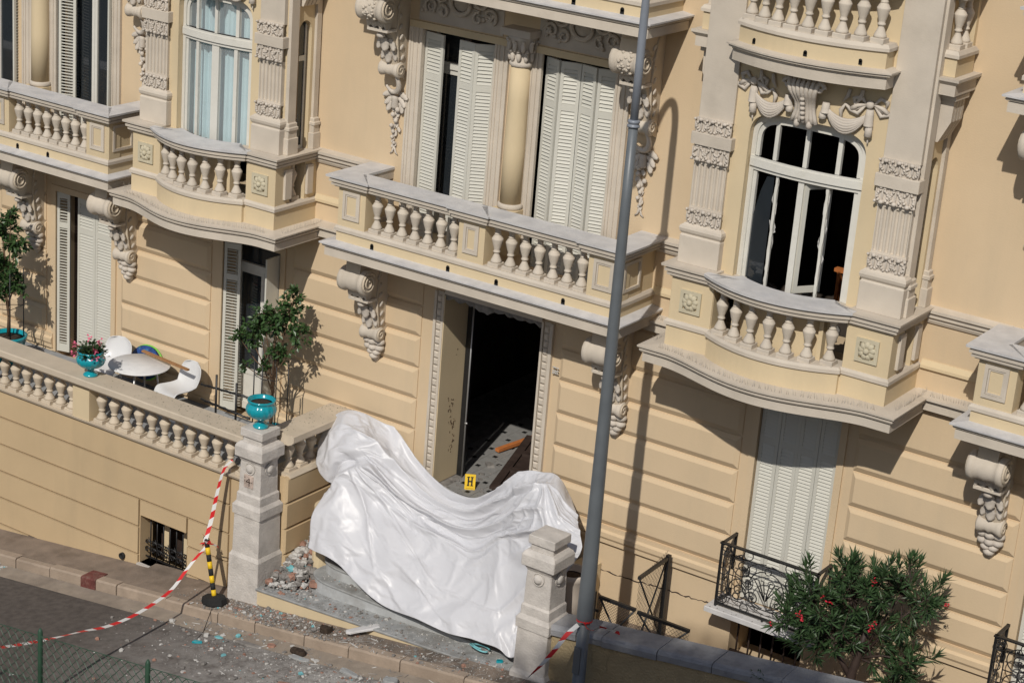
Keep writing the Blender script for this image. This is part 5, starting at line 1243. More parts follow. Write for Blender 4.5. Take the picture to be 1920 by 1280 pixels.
ridge = lambda t, p=2.0: (1-np.abs(np.sin(t)))**p
ss = lambda a, b, t: np.clip((t-a)/(b-a),0,1)**2*(3-2*np.clip((t-a)/(b-a),0,1))
wrp = vnoise(U*5,V*4,1)*.5+vnoise(U*11,V*9,2)*.25
d = np.zeros_like(U)
# swags slung between the two humps: bands running across, deepest in the middle
sag = V-.33*(1-((U-.5)/.42)**2)*0.35
m1 = ss(.10,.24,U)*(1-ss(.74,.90,U))*(1-ss(.50,.72,V))
d += .13*m1*(ridge(sag*17+wrp*2.0+U*2.5,3.0)-.28)
d += .007*m1*(ridge(sag*61+wrp*3.5,2)-.35)
# fans falling from the left hump, and from the right one
def fan(u0, v0, k, ph, amp, rmin, rmax, a0=-9, a1=9, sc=1.35):
    du, dv = (U-u0)*sc, V-v0; an = np.arctan2(dv, du); r = np.hypot(du, dv)
    win = ss(rmin*.4,rmin,r)*(1-ss(rmax*.6,rmax,r))*ss(a0-.25,a0+.1,an)*(1-ss(a1-.1,a1+.25,an))
    return amp*win*(ridge(an*k+ph+wrp*1.6,1.8)-.35)
d += fan(.13,.42,6.0,.3,.050,.06,.62,.0,1.5)
arc = V+.42*((U-.52)/.42)**2-.0; m2_ = ss(.08,.25,U)*(1-ss(.86,.98,U))*ss(.42,.60,V)*(1-ss(.88,1.0,V)); d += .050*m2_*(ridge(arc*8.5+wrp*1.5+U*1.2,2.0)-.33)+.016*m2_*(ridge(arc*21+wrp*3,2.4)-.3)
d += fan(.14,.34,8.0,1.0,.045,.05,.55,-.7,.6)
d += fan(.83,.10,6.0,.8,.050,.10,.95,.5,2.9)
d += fan(.83,.10,15.0,.2,.016,.10,.7,.4,2.9)
# pinch at the left tie and the rolled pouch of the left hump
rr_ = np.hypot((U-.125)*1.3, V-.44); d -= .09*np.exp(-(rr_/.05)**2)
vl = .62-1.3*U; fl_ = (1-ss(.15,.24,U)); d += fl_*(.10*ss(0,.03,V-vl)*(1-ss(.10,.30,V-vl))-.10*np.exp(-((V-vl+.045)/.035)**2))
# creases and slack everywhere: straight, sharp folds like crumpled film
d += .018*vnoise(U*5,V*4,3)
tri = lambda t: np.abs(((t/(2*np.pi)) % 1)*2-1)
cr = np.random.default_rng(17)
mh = 1-ss(.16,.34,U)
for k in range(16):
    an = cr.uniform(0,math.pi); f = cr.uniform(22,60); ph = cr.uniform(0,6.28)
    mk = ss(.05,.5,vnoise(U*6+k*3.1,V*5+k*1.7,40+k))
    t_ = tri((U*1.35*math.cos(an)+V*math.sin(an))*f+ph+vnoise(U*3+k,V*3,80+k)*1.5)
    d += (.26/f)*(t_-.5)*mk*(.75+1.0*mh*(1-ss(.5,.7,V)))
hem = ss(.86,1.0,V); d += hem*.045*(np.sin(U*46+wrp*6)*.5+np.sin(U*21+1)*.5)
dU = np.gradient(G, axis=0); dV = np.gradient(G, axis=1); N = np.cross(dU, dV); N /= np.linalg.norm(N, axis=2, keepdims=True)+1e-9
if N[NU//2,NV//2,1] > 0: N = -N
G2 = G+N*d[...,None]
# ragged lower hem, slightly uneven
G2[...,2] -= 0.05*hem*vnoise(U*14,V*0+3,9)
# let the film buckle: a short cloth run with a little surplus material, held near its draped shape
SU, SV = 190, 142
def resamp(A, n0, n1):
    a = np.linspace(0, A.shape[0]-1, n0+1); b = np.linspace(0, A.shape[1]-1, n1+1); return A[np.round(a).astype(int)][:, np.round(b).astype(int)]
B0 = resamp(G2, SU, SV); u_, v_ = np.meshgrid(np.linspace(0,1,SU+1), np.linspace(0,1,SV+1), indexing='ij'); W_ = SV+1
vs_ = B0.reshape(-1,3); fs_ = [(i*W_+j,(i+1)*W_+j,(i+1)*W_+j+1,i*W_+j+1) for i in range(SU) for j in range(SV)]
me = bpy.data.meshes.new('plastic_sheet'); c0 = vs_.mean(0); me.from_pydata((vs_-c0).tolist(), [], fs_); me.materials.append(M['tarp'])
tp = bpy.data.objects.new('plastic_sheet', me); COL.objects.link(tp); tp.location = c0
gp = tp.vertex_groups.new(name='hold'); gs = tp.vertex_groups.new(name='slack'); kr_ = np.random.default_rng(8)
hold = .06+.30*(vnoise(u_*13,v_*11,61) > .55)
edge = np.minimum(np.minimum(u_,1-u_)*SU, np.minimum(v_,1-v_)*SV); hold = np.where(edge < 1.5, .8, hold)
hump = np.clip(np.exp(-(((u_-.12)/.13)**2+((v_-.25)/.22)**2))+.8*np.exp(-(((u_-.9)/.10)**2+((v_-.2)/.25)**2))+.25*np.exp(-(((u_-.5)/.3)**2+((v_-.2)/.2)**2)), 0, 1)
slack = .25+.75*hump
for k, (h_, s_) in enumerate(zip(hold.reshape(-1), slack.reshape(-1))): gp.add([k], float(h_), 'REPLACE'); gs.add([k], float(s_), 'REPLACE')
cl = tp.modifiers.new('cloth', 'CLOTH'); cs = cl.settings; cs.quality = 5; cs.mass = .15; cs.tension_stiffness = 30; cs.compression_stiffness = 30; cs.shear_stiffness = 15; cs.bending_stiffness = .015; cs.air_damping = 2
cs.vertex_group_mass = 'hold'; cs.pin_stiffness = 1.0; cs.vertex_group_shrink = 'slack'; cs.shrink_min = -.02; cs.shrink_max = -.20
cs.effector_weights.gravity = .12; cl.collision_settings.use_collision = False; cl.collision_settings.use_self_collision = False
cl.point_cache.frame_start = 1; cl.point_cache.frame_end = 40
for f_ in range(1, 22): scene.frame_set(f_)
ev = tp.evaluated_get(bpy.context.evaluated_depsgraph_get()); co = np.empty(len(me.vertices)*3); ev.data.vertices.foreach_get('co', co)
tp.modifiers.clear(); tp.vertex_groups.clear(); scene.frame_set(1)
me.vertices.foreach_set('co', co); me.polygons.foreach_set('use_smooth', [True]*len(fs_)); me.update()
tag(tp, 'large white plastic sheet draped over the stair sides in front of the door', 'tarpaulin')
sb_ = tp.modifiers.new('sub', 'SUBSURF'); sb_.levels = 1; sb_.render_levels = 1
sm = tp.modifiers.new('thick', 'SOLIDIFY'); sm.thickness = .005; sm.offset = -1
# cloth roll and green hose peeping out below the hem
mb = MB(); mb.tube([(1.02+.16*math.cos(a), -1.78+.07*math.sin(a), -3.955+.012*math.sin(a*2)) for a in np.linspace(.3,6.0,24)], .013, 6); mb.tube([(1.05+.13*math.cos(a), -1.79+.05*math.sin(a), -3.935) for a in np.linspace(.3,5,20)], .012, 6)
tag(mb.build('hose_coil', M['shard'], None), 'pale green hose coil under the front hem of the white sheet', 'hose')
# ------------------------------------------------------------ urns, planters, plants
def urn(loc, R_, H, label, cat='urn', rimd=.06):
    r = root('turquoise_urn', loc, label, cat); cx, cy, z0 = loc; n = 64
    prof = [(.50,0),(.54,.03),(.52,.07),(.40,.12),(.26,.17),(.22,.21),(.24,.24),(.22,.27),(.40,.31),(.74,.39),(.97,.50),(1.05,.62),(1.03,.72),(.94,.80),(.86,.85),(.84,.88),(.92,.92),(.96,.96),(.94,1.0),(.87,1.0),(.80,.96),(.77,.84)]
    s = MB(); rings = []
    for rr_, h in prof:
        ring = []
        for k in range(n):
            a = 2*math.pi*k/n; g = 1.0
            if .38 < h < .84 : g = 1-.055*abs(math.cos(a*8))**.5*-1-.055
            ring.append((cx+R_*rr_*g*math.cos(a), cy+R_*rr_*g*math.sin(a), z0+H*h))
        rings.append(ring)
    s.loft(rings, True, True, True); s.build('vessel', M['teal'], r)
    s = MB(); s.lathe([(.76*R_,0),(.5*R_,.01),(.001,.015)], (cx,cy,z0+H*.87), 20); s.build('soil', M['soil'], r)
    return r
u1 = urn((-6.86,-1.70,-1.960), .225, .42, 'turquoise urn full of pink geraniums on the terrace rail')
def leafquad(mb, p, d, l, w_, nrm=None, fold=.25):
    d = d.normalized(); s_ = d.cross(nrm if nrm is not None else Vector((0,0,1)))
    if s_.length < .05: s_ = d.orthogonal()
    s_.normalize(); up_ = s_.cross(d)
    a = p+d*l*.45+s_*w_-up_*w_*fold*-1; b = p+d*l*.45-s_*w_+up_*w_*fold; e = p+d*l; m = p+d*l*.45
    mb.add([tuple(p),tuple(a),tuple(e),tuple(b),tuple(m)], [(0,1,4),(1,2,4),(2,3,4),(3,0,4)])
pl = root('geranium', (-6.86,-1.70,-1.62), 'bushy pink-flowered geranium growing in the urn on the rail', 'flower plant')
rr = random.Random(4); mb = MB()
for i in range(340):
    a, e = rr.uniform(0,6.28), rr.uniform(.1,1.4); R_ = rr.uniform(.07,.25); p = Vector((-6.86+R_*math.cos(a)*math.cos(e)*1.1, -1.70+R_*math.sin(a)*math.cos(e)*1.1, -1.62+R_*math.sin(e)*.9))
    leafquad(mb, p, Vector((math.cos(a),math.sin(a),rr.uniform(-.3,.6))), rr.uniform(.05,.085), rr.uniform(.02,.034))
mb.build('foliage', M['leaf3'], pl, kind='stuff')
for x, y, z, q in ((-.27,-.08,.10,8),(-.24,-.12,-.02,5),(.16,-.06,.12,5),(.25,-.1,.03,3),(.0,.0,.25,3),(.12,.08,.2,3)):
    mb = MB()
    for i in range(q*3): c = Vector((-6.86+x+rr.gauss(0,.030), -1.70+y+rr.gauss(0,.030), -1.60+z+rr.gauss(0,.028))); leafquad(mb, c, Vector((rr.gauss(0,1),rr.gauss(0,1)-.5,rr.gauss(0,1)+.3)), .05, .02)
    mb.build('flower_head', M['pink'], pl)
urn((-3.21,-1.79,-1.766), .225, .45, 'empty turquoise urn on top of the left gate pier')
def planter(loc, R_, H, label, m, cat='planter'):
    r = root('planter', loc, label, cat); cx, cy, z0 = loc; s = MB()
    s.lathe([(.62*R_,0),(.70*R_,.03*H),(.88*R_,.5*H),(R_,.86*H),(1.06*R_,.88*H),(1.08*R_,.97*H),(1.02*R_,H),(.94*R_,.98*H),(.90*R_,.85*H)], (cx,cy,z0), 32); s.build('pot', m, r)
    s = MB(); s.lathe([(.93*R_,0),(.5*R_,.02),(.001,.03)], (cx,cy,z0+H*.86), 20); s.build('soil', M['soil'], r); return r
planter((-9.62,-.90,DZ-.02), .30, .50, 'big turquoise planter holding the left terrace tree', M['teal'])
planter((-3.80,-.86,DZ-.02), .27, .44, 'turquoise planter holding the tree behind the left gate pier', M['teal'])
planter((2.04,-1.12,-3.42), .235, .80, 'pale planter of dark soil between the right gate pier and the lamp', M['white_pot'])
def tree(loc, zc0, blobs, label, stakes, seed, nl, leaf=.085):
    r = root('potted_tree', loc, label, 'tree', 'staked trees in terrace planters'); rr = random.Random(seed); x0, y0, z0 = loc
    s = MB(); top = Vector(blobs[0][0]); s.tube([(x0,y0,z0),(x0+.02,y0,z0+.35),((x0+top.x)/2,(y0+top.y)/2,zc0),tuple(top)], [.030,.026,.022,.010], 8); s.build('trunk', M['bark'], r)
    fo = MB(); br = MB(); base = Vector((x0+.01,y0,zc0-.1))
    for c, R_, n in blobs:
        c = Vector(c); br.tube([tuple(base+Vector((0,0,rr.uniform(-.2,.3)))), tuple(base.lerp(c,.5)+Vector((0,0,.03))), tuple(c)], [.014,.010,.005], 6)
        for q in range(n):
            v = Vector((rr.gauss(0,1),rr.gauss(0,1),rr.gauss(0,1)))
            v = v.normalized()*R_*rr.uniform(.35,1.08); tip = c+v; br.tube([tuple(c+v*.1), tuple(c+v*.55+Vector((0,0,.02))), tuple(tip)], [.005,.004,.002], 4)
            for j in range(nl):
                p = c+v*rr.uniform(.45,1.05)+Vector((rr.gauss(0,.022),rr.gauss(0,.022),rr.gauss(0,.022))); dd = v.normalized()*.5+Vector((rr.gauss(0,.6),rr.gauss(0,.6),rr.gauss(0,.45)-.15)); leafquad(fo, p, dd, leaf*rr.uniform(.7,1.15), leaf*rr.uniform(.22,.32), Vector((rr.gauss(0,.5),rr.gauss(0,.5),1)))
    br.build('branch', M['bark'], r); fo.build('foliage', M['leaf'], r, kind='stuff')
    for sx, sy in ((-.21,-.18),(.02,-.26),(.22,-.16),(.16,.2)):
        s = MB(); s.tube([(x0+sx,y0+sy,z0-.06),(x0+sx,y0+sy,z0+stakes)], .010, 6); s.build('stake', M['black'], r)
    for zz in (.45,.8): 
        s = MB(); s.tube([(x0+sx,y0+sy,z0+zz*stakes) for sx, sy in ((-.21,-.18),(.02,-.26),(.22,-.16),(.16,.2),(-.21,-.18))], .006, 5); s.build('tie', M['black'], r)
    return r
tree((-3.80,-.86,-2.26), -1.45, [((-3.82,-.80,-.50),.27,26),((-4.25,-.88,-.82),.22,16),((-3.62,-.72,-.30),.26,22),((-3.55,-.70,.02),.12,8),((-3.45,-.70,-.62),.20,14),((-4.02,-.85,-.38),.22,18),((-4.42,-.95,-.86),.12,6),((-3.95,-.9,-1.20),.13,6),((-4.25,-.95,-1.30),.07,3),((-3.72,-.80,-.95),.20,16),((-4.10,-.88,-.62),.20,14)], 'airy staked tree behind the left gate pier', 1.15, 3, 15, .095)
tree((-9.62,-.90,-2.20), -1.45, [((-9.72,-.92,-.35),.27,26),((-9.45,-.88,-.55),.24,20),((-9.60,-.95,-1.0),.27,26),((-9.40,-.88,-1.22),.22,18),((-9.85,-.95,-.85),.28,24),((-9.72,-.95,-1.40),.20,14),((-9.55,-.9,-.10),.15,9),((-9.95,-.95,-1.3),.22,14)], 'dense staked tree at the left edge of the terrace', 1.2, 9, 15, .105)

# oleander behind the garden wall
ol = root('oleander', (6.40,-1.0,-3.3), 'oleander shrub with red flowers behind the grey coping', 'shrub')
rr = random.Random(14); BLB = [((5.75,-1.0,-2.38),.26,14),((6.45,-.95,-2.05),.34,20),((5.68,-.98,-1.92),.40,28),((5.32,-1.02,-2.16),.28,14),((6.20,-.92,-1.70),.46,36),((6.82,-.86,-1.44),.40,30),((7.12,-.82,-1.42),.24,12),((6.02,-.98,-2.22),.34,20),((7.02,-.92,-2.30),.30,18),((6.92,-.95,-2.62),.24,10),((6.5,-.9,-1.35),.28,12),((6.0,-.9,-1.32),.22,8)]
s = MB(); base = Vector((6.34,-1.02,-3.3)); s.tube([tuple(base),(6.36,-1.02,-2.7),(6.42,-1.0,-2.35),(6.45,-.98,-2.05)], [.075,.065,.05,.04], 8); s.tube([(6.36,-1.02,-2.78),(6.15,-1.02,-2.52),(5.9,-1.0,-2.25)], [.045,.035,.02], 7); s.build('trunk', M['dwood'], ol)
fo = MB(); br = MB()
for c, R_, n in BLB:
    c = Vector(c); br.tube([(6.42,-1.0,-2.45), tuple(Vector((6.42,-1.0,-2.35)).lerp(c,.5)), tuple(c)], [.022,.016,.008], 6)
    for q in range(n):
        v = Vector((rr.gauss(0,1),rr.gauss(0,1)*.8,rr.gauss(0,1)+.25)).normalized()*R_*(rr.uniform(.45,1.05) if rr.random() < .75 else rr.uniform(1.05,1.5)); tip = c+v; br.tube([tuple(c), tuple(c+v*.6), tuple(tip)], [.007,.005,.003], 4)
        ax = (v.normalized()+Vector((0,0,.5))).normalized(); o1 = ax.orthogonal().normalized(); o2 = ax.cross(o1)
        for j in range(16):
            t = j/15; a = j*2.4+rr.uniform(-.3,.3); el = .25+1.0*(1-t)+rr.uniform(-.15,.15); dd = ax*math.cos(el)+(o1*math.cos(a)+o2*math.sin(a))*math.sin(el); leafquad(fo, tip-ax*.14*(1-t), dd, rr.uniform(.14,.22), rr.uniform(.014,.021), ax, .5)
br.build('branch', M['dwood'], ol); fo.build('foliage', M['leaf2'], ol, kind='stuff')
for x, y, z in ((5.92,-1.25,-1.66),(6.02,-1.25,-1.70),(5.62,-1.3,-1.98),(5.68,-1.3,-2.03),(6.55,-1.2,-1.24),(6.60,-1.2,-1.86),(6.64,-1.22,-1.78),(7.42,-.82,-1.42),(6.02,-1.2,-2.78),(5.22,-1.2,-2.28)):
    s = MB()
    for i in range(9): leafquad(s, Vector((x+rr.gauss(0,.016),y+rr.gauss(0,.016),z+rr.gauss(0,.018))), Vector((rr.gauss(0,1),rr.gauss(0,1)-.6,rr.gauss(0,1)+.4)), .040, .016)
    s.build('flower', M['red'], ol)
# weeds on the coping
mb = MB()
for i in range(26): leafquad(mb, Vector((5.55+rr.gauss(0,.05),-2.06+rr.gauss(0,.03),-2.62+.01)), Vector((rr.gauss(0,1),rr.gauss(0,1)-.5,rr.uniform(-.6,1.2))), .08, .012)
tag(mb.build('weed', M['leaf2'], None), 'tuft of weeds in a joint of the grey coping', 'weed')

# ------------------------------------------------------------ terrace furniture
def panton(loc, rz_, label):
    r = root('plastic_chair', loc, label, 'chair', 'white moulded chairs on the terrace'); cx, cy, z0 = loc
    prof = [(.03,.83,.10),(.028,.81,.17),(.02,.76,.215),(.0,.68,.235),(-.03,.58,.235),(-.07,.50,.225),(-.12,.45,.22),(-.20,.425,.225),(-.32,.425,.24),(-.43,.435,.245),(-.50,.43,.24),(-.545,.40,.235),(-.55,.36,.225),(-.50,.30,.205),(-.43,.22,.19),(-.385,.13,.195),(-.38,.06,.21),(-.42,.015,.225),(-.52,.003,.235)]
    n = 20; rows = []
    for y, z, hw in prof:
        row = []
        for k in range(n+1):
            t = -1+2*k/n; lift = .055*abs(t)**3
            back = 1 if z > .5 else 0
            yy = y-(lift*1.2 if z > .46 else 0); zz = z+(lift if (z < .47 and z > .40) else 0)
            row.append((t*hw, yy, zz))
        rows.append(row)
    s = MB(); s.loft(rows, closed=False, cap=False, sm=True)
    o = s.build('shell', M['plastic'], r); 
    # builder subtracts the root's location: undo by moving vertices back
    for v in o.data.vertices: v.co += Vector(loc)
    md = o.modifiers.new('thick','SOLIDIFY'); md.thickness = .016; md.offset = 0
    sb = o.modifiers.new('sub','SUBSURF'); sb.levels = 1; sb.render_levels = 1
    r.rotation_euler = (0,0,rz_); r.scale = (1.12,1.12,1.05); return r
cr_ = panton((-5.86,-.36,DZ-.02), D2R(-10), 'white moulded chair right of the round table, a plank resting on it')
panton((-7.50,-.36,DZ-.02), D2R(10), 'white moulded chair behind the urn, left of the round table')
tb = root('round_table', (-6.66,-.80,DZ-.02), 'white round table dusted with plaster between two white chairs', 'table')
s = MB(); s.lathe([(.40,.700),(.50,.706),(.505,.716),(.50,.726),(.001,.728)], (-6.66,-.80,DZ-.02), 48); s.build('tabletop', M['tabletop'], tb)
for k in range(4):
    a = .5+k*math.pi/2; s = MB(); s.tube([(-6.66+.28*math.cos(a),-.80+.28*math.sin(a),DZ+.68),(-6.66+.33*math.cos(a),-.80+.33*math.sin(a),DZ+.3),(-6.66+.40*math.cos(a),-.80+.40*math.sin(a),DZ-.02)], .018, 8); s.build('leg', M['steel'], tb)
s = MB(); rr = random.Random(9)
for i in range(40):
    a, R_ = rr.uniform(0,6.28), .46*math.sqrt(rr.random()); q = rr.uniform(.004,.012); s.add([(-6.66+R_*math.cos(a),-.80+R_*math.sin(a),DZ+.709),(-6.66+R_*math.cos(a)+q,-.80+R_*math.sin(a),DZ+.712),(-6.66+R_*math.cos(a),-.80+R_*math.sin(a)+q,DZ+.71)], [(0,1,2)])
tag(s.build('grit', M['soil'], None), 'specks of grit scattered on the white round table', 'debris')['kind'] = 'stuff'
s = MB(); rr = random.Random(19)
for i in range(46):
    x, y, q = -5.92+rr.gauss(0,.08), -.66+rr.gauss(0,.05), rr.uniform(.008,.018); z = DZ+.425+rr.uniform(0,.006); s.add([(x,y,z),(x+q,y+q*.2,z+.003),(x+q*.6,y+q,z)], [(0,1,2)])
tag(s.build('grit', M['soil'], None), 'dark grit lying on the seat of the right white chair', 'debris')['kind'] = 'stuff'
mb = MB(); beam(mb, (-6.95,-.42,-1.895), (-5.72,-.66,-1.835), .055, .03); tag(mb.build('plank', M['wood'], None), 'slim brown plank lying from the round table to the chair', 'plank')
bt = root('pop_up_shade', (-7.14,-.20,DZ), 'dark blue patterned disc with lime rim leaning on the wall behind the table', 'folded sunshade')
s = MB(); Rm = Matrix.Rotation(D2R(-16),3,'X'); ctr = Vector((-7.14,-.16,-2.22))
def disc(R_, y0, y1, n=30): return [[tuple(ctr+Rm@Vector((R_*1.12*math.cos(a)*k, yy, R_*math.sin(a)*k))) for a in np.linspace(0,2*math.pi,n,endpoint=False)] for k, yy in ((1.0,y1),(1.0,y0),(.7,y0-.03),(.3,y0-.05))]
s.loft(disc(.285,-.02,.02), True, True, True); s.build('cloth', M['blue'], bt)
s = MB(); s.tube([tuple(ctr+Rm@Vector((.31*1.1*math.cos(a)+.03,.01,.285*math.sin(a)+.01))) for a in np.linspace(0,2*math.pi,32)], .015, 7); s.build('rim', M['lime'], bt)
rk = root('iron_rack', (-4.6,-1.05,DZ), 'fallen black iron trellis beside the terrace tree', 'trellis')
for a, b in (((-5.18,-.95,-1.85),(-3.95,-1.10,-1.72)), ((-5.17,-.95,-2.10),(-4.02,-1.10,-2.07))):
    s = MB(); s.tube([a, b], .017, 7); v = Vector(b)-Vector(a); pts = [tuple(Vector(a)+v*t+Vector((0,.018*math.sin(t*40),.018*math.cos(t*40)))) for t in np.linspace(0,1,60)]; s.tube(pts, .008, 5); s.build('twisted_rod', M['black'], rk)
for x, y in ((-4.81,-1.0),(-4.35,-1.05)):
    s = MB(); s.tube([(x,y,DZ-.02),(x,y,-1.58)], .018, 8); s.build('upright', M['black'], rk)
# leaf litter on the terrace rail
mb = MB(); rr = random.Random(23)
for i in range(420):
    if i < 250: x, y, z = -3.6-abs(rr.gauss(0,1.2)), rr.uniform(-1.92,-1.5), -1.959
    else: x, y, z = rr.uniform(-3.26,-2.82), -1.4*rr.random()**1.5-.02, -1.882
    if x < -6.5: continue
    q = rr.uniform(.006,.028); a = rr.uniform(0,6.28); mb.add([(x,y,z),(x+q*math.cos(a),y+q*math.sin(a),z+rr.uniform(.001,.008)),(x+q*.5*math.cos(a+1),y+q*.5*math.sin(a+1),z+.003)], [(0,1,2)])
tag(mb.build('leaf_litter', M['leaf3'], None), 'torn leaves scattered on the terrace rail', 'leaves')['kind'] = 'stuff'

# ------------------------------------------------------------ barrier post and tapes
bz = pz(-3.5)
bp_ = root('barrier_post', (-3.52,-2.36,bz), 'leaning yellow and black barrier post on a rubber foot', 'barrier post')
s = MB(); P8 = lambda R_, z: [(-3.52+R_*1.1*math.cos(a), -2.36+R_*.8*math.sin(a), bz+z+.03*math.cos(a)) for a in np.linspace(.39,.39+2*math.pi,8,endpoint=False)]
s.loft([P8(.20,-.0),P8(.205,.03),P8(.19,.11),P8(.10,.13)]); s.build('rubber_foot', M['rubber'], bp_)
A, B = Vector((-3.54,-2.34,bz+.10)), Vector((-3.83,-2.23,-3.70)); n = 8
for i in range(n):
    s = MB(); s.tube([tuple(A.lerp(B,i/n)), tuple(A.lerp(B,(i+1)/n))], .037, 14); s.build('stripe', M['yellow'] if i % 2 == 0 else M['rubber'], bp_)
s = MB(); s.ell(tuple(B), (.037,.037,.03), 12, 5); s.tube([tuple(B+Vector((.06*math.cos(a),0,.03+.03*math.sin(a)))) for a in np.linspace(2.2,7.2,14)], .006, 5); s.build('cap', M['rubber'], bp_)
def tape(pts, w_, label, stripe=.20, twist=0.6, dens=8, seed=0, vert=Vector((0,0,1)), base=0.0):
    pts = [Vector(p) for p in pts]; rr = random.Random(seed); P = spline_rs(np.array([tuple(p) for p in pts]), dens*(len(pts)-1)); P = [Vector(p) for p in P]
    L_ = [0]; 
    for a, b in zip(P, P[1:]): L_.append(L_[-1]+(b-a).length)
    r = root('barrier_tape', tuple(P[0]), label, 'barrier tape', 'red and white barrier tapes'); tot = L_[-1]
    def at(t):
        for i in range(len(L_)-1):
            if t <= L_[i+1]+1e-9: f = (t-L_[i])/max(L_[i+1]-L_[i],1e-9); return P[i].lerp(P[i+1], f), (P[i+1]-P[i]).normalized()
        return P[-1], (P[-1]-P[-2]).normalized()
    s = MB(); vs_, fs_, mi = [], [], []; n_ = int(tot/.02); sk = .035
    for q_ in range(n_+1):
        q = tot*q_/n_; p, d_ = at(q); sd = d_.cross(vert)
        if sd.length < .1: sd = d_.cross(Vector((1,0,0)))
        sd.normalize(); u_ = sd.cross(d_); an = base+twist*math.sin(q*1.7+ph)+twist*.5*math.sin(q*4.1); ww = u_*math.cos(an)+sd*math.sin(an); sl_ = d_*sk*min(1, q/.1, (tot-q)/.1)
        vs_ += [tuple(p+ww*w_/2+sl_), tuple(p), tuple(p-ww*w_/2-sl_)]
        if q_: b_ = 3*q_; fs_ += [(b_-3,b_-2,b_+1,b_), (b_-2,b_-1,b_+2,b_+1)]; mi += [int((q-.01)/stripe) % 2]*2
    s.add(vs_, fs_, False); o = s.build('band', [M['twhite'], M['tred']], r); o.data.polygons.foreach_set('material_index', mi); return r
T1 = [(-3.84,-2.22,-3.72),(-3.832,-2.250,-3.807),(-3.822,-2.485,-3.920),(-3.809,-2.707,-4.044),(-3.790,-3.004,-4.217),(-3.765,-3.362,-4.290),(-3.715,-3.956,-4.305),(-3.649,-4.549,-4.219),(-3.571,-5.105,-4.053),(-3.425,-5.921,-3.806),(-3.293,-6.514,-3.598),(-3.167,-7.008,-3.404),(-2.9,-7.8,-3.05),(-2.6,-8.7,-2.55)]
tape(T1, .046, 'barrier tape sagging from the striped post across the road to the mesh fence', .20, .35, 8, 1, base=1.15)
T3 = [(-3.835,-2.26,-3.72),(-3.845,-2.12,-3.405),(-3.804,-2.04,-2.926),(-3.759,-1.96,-2.58),(-3.70,-1.84,-2.44)]
tape(T3, .068, 'barrier tape strung upright from the striped post to the balustrade', .125, .25, 10, 2, Vector((1,0,0)))
tape([(-3.83,-2.27,-3.71),(-3.74,-2.30,-3.69),(-3.62,-2.27,-3.70),(-3.52,-2.30,-3.69)], .05, 'short loose tape end knotted at the top of the striped post', .09, .5, 6, 5)
T2 = [(3.02,-2.50,-2.60),(2.942,-2.650,-2.727),(2.872,-2.800,-2.917),(2.799,-2.950,-3.083),(2.716,-3.100,-3.229),(2.656,-3.250,-3.334),(2.560,-3.400,-3.524),(2.3,-3.8,-3.9)]
tape(T2, .06, 'barrier tape running down from the lamp post to the lower edge', .15, .7, 6, 3)
tape([(3.0,-2.49,-2.60),(3.10,-2.50,-2.555),(3.18,-2.52,-2.585),(3.25,-2.50,-2.60),(3.34,-2.48,-2.53),(3.48,-2.5,-2.50),(3.66,-2.5,-2.50)], .075, 'loose tape tail fluttering right of the lamp post above the coping', .13, .5, 6, 4, base=.5)
s = MB(); s.lathe([(.112,-.016),(.114,0),(.112,.016)], (px_,py_,-2.57), 18, cap=False); tag(s.build('tape_wrap', M['tred'], None), 'red tape wound round the lamp post', 'tape')
s = MB()
for i in range(10): leafquad(s, Vector((-3.83+random.gauss(0,.015),-2.24+random.gauss(0,.02),-3.73+random.gauss(0,.03))), Vector((random.gauss(0,1),random.gauss(0,1),random.gauss(0,1))), .09, .03)
s.build('tape_knot', M['tred'], bp_)
# ------------------------------------------------------------ green mesh fence, near side of the road
fc = root('mesh_fence', (0,-9.0,-2.6), 'green chain-link fence with slim posts in the near corner', 'fence')
ft = lambda x: -1.40+.128*(x+.31)
for i in range(-4, 6):
    x = -.31+1.68*i; s = MB(); s.lathe([(.030,-1.45),(.030,.03),(.012,.075)], (x,-9.0,ft(x)), 10); s.build('fence_post', M['green'], fc)
s = MB(); c_ = .062; H = 1.25; rows = int(H/c_)
for k in range(int(9.0/c_)):
    x = -4.6+k*c_; pts = []
    for j in range(rows+1): pts.append((x+(c_*.5 if (j+k) % 2 else -c_*.5), -9.0+(.006 if j % 2 else -.006), ft(x)-.02-j*c_))
    s.tube(pts, .0058, 4, sm=False)
s.build('chain_link_mesh', M['green'], fc, kind='stuff')
s = MB()
for dz_ in (-.02,-.62): s.tube([(x,-9.0,ft(x)+dz_) for x in (-8,6)], .0045, 5)
s.build('tension_wire', M['green'], fc)
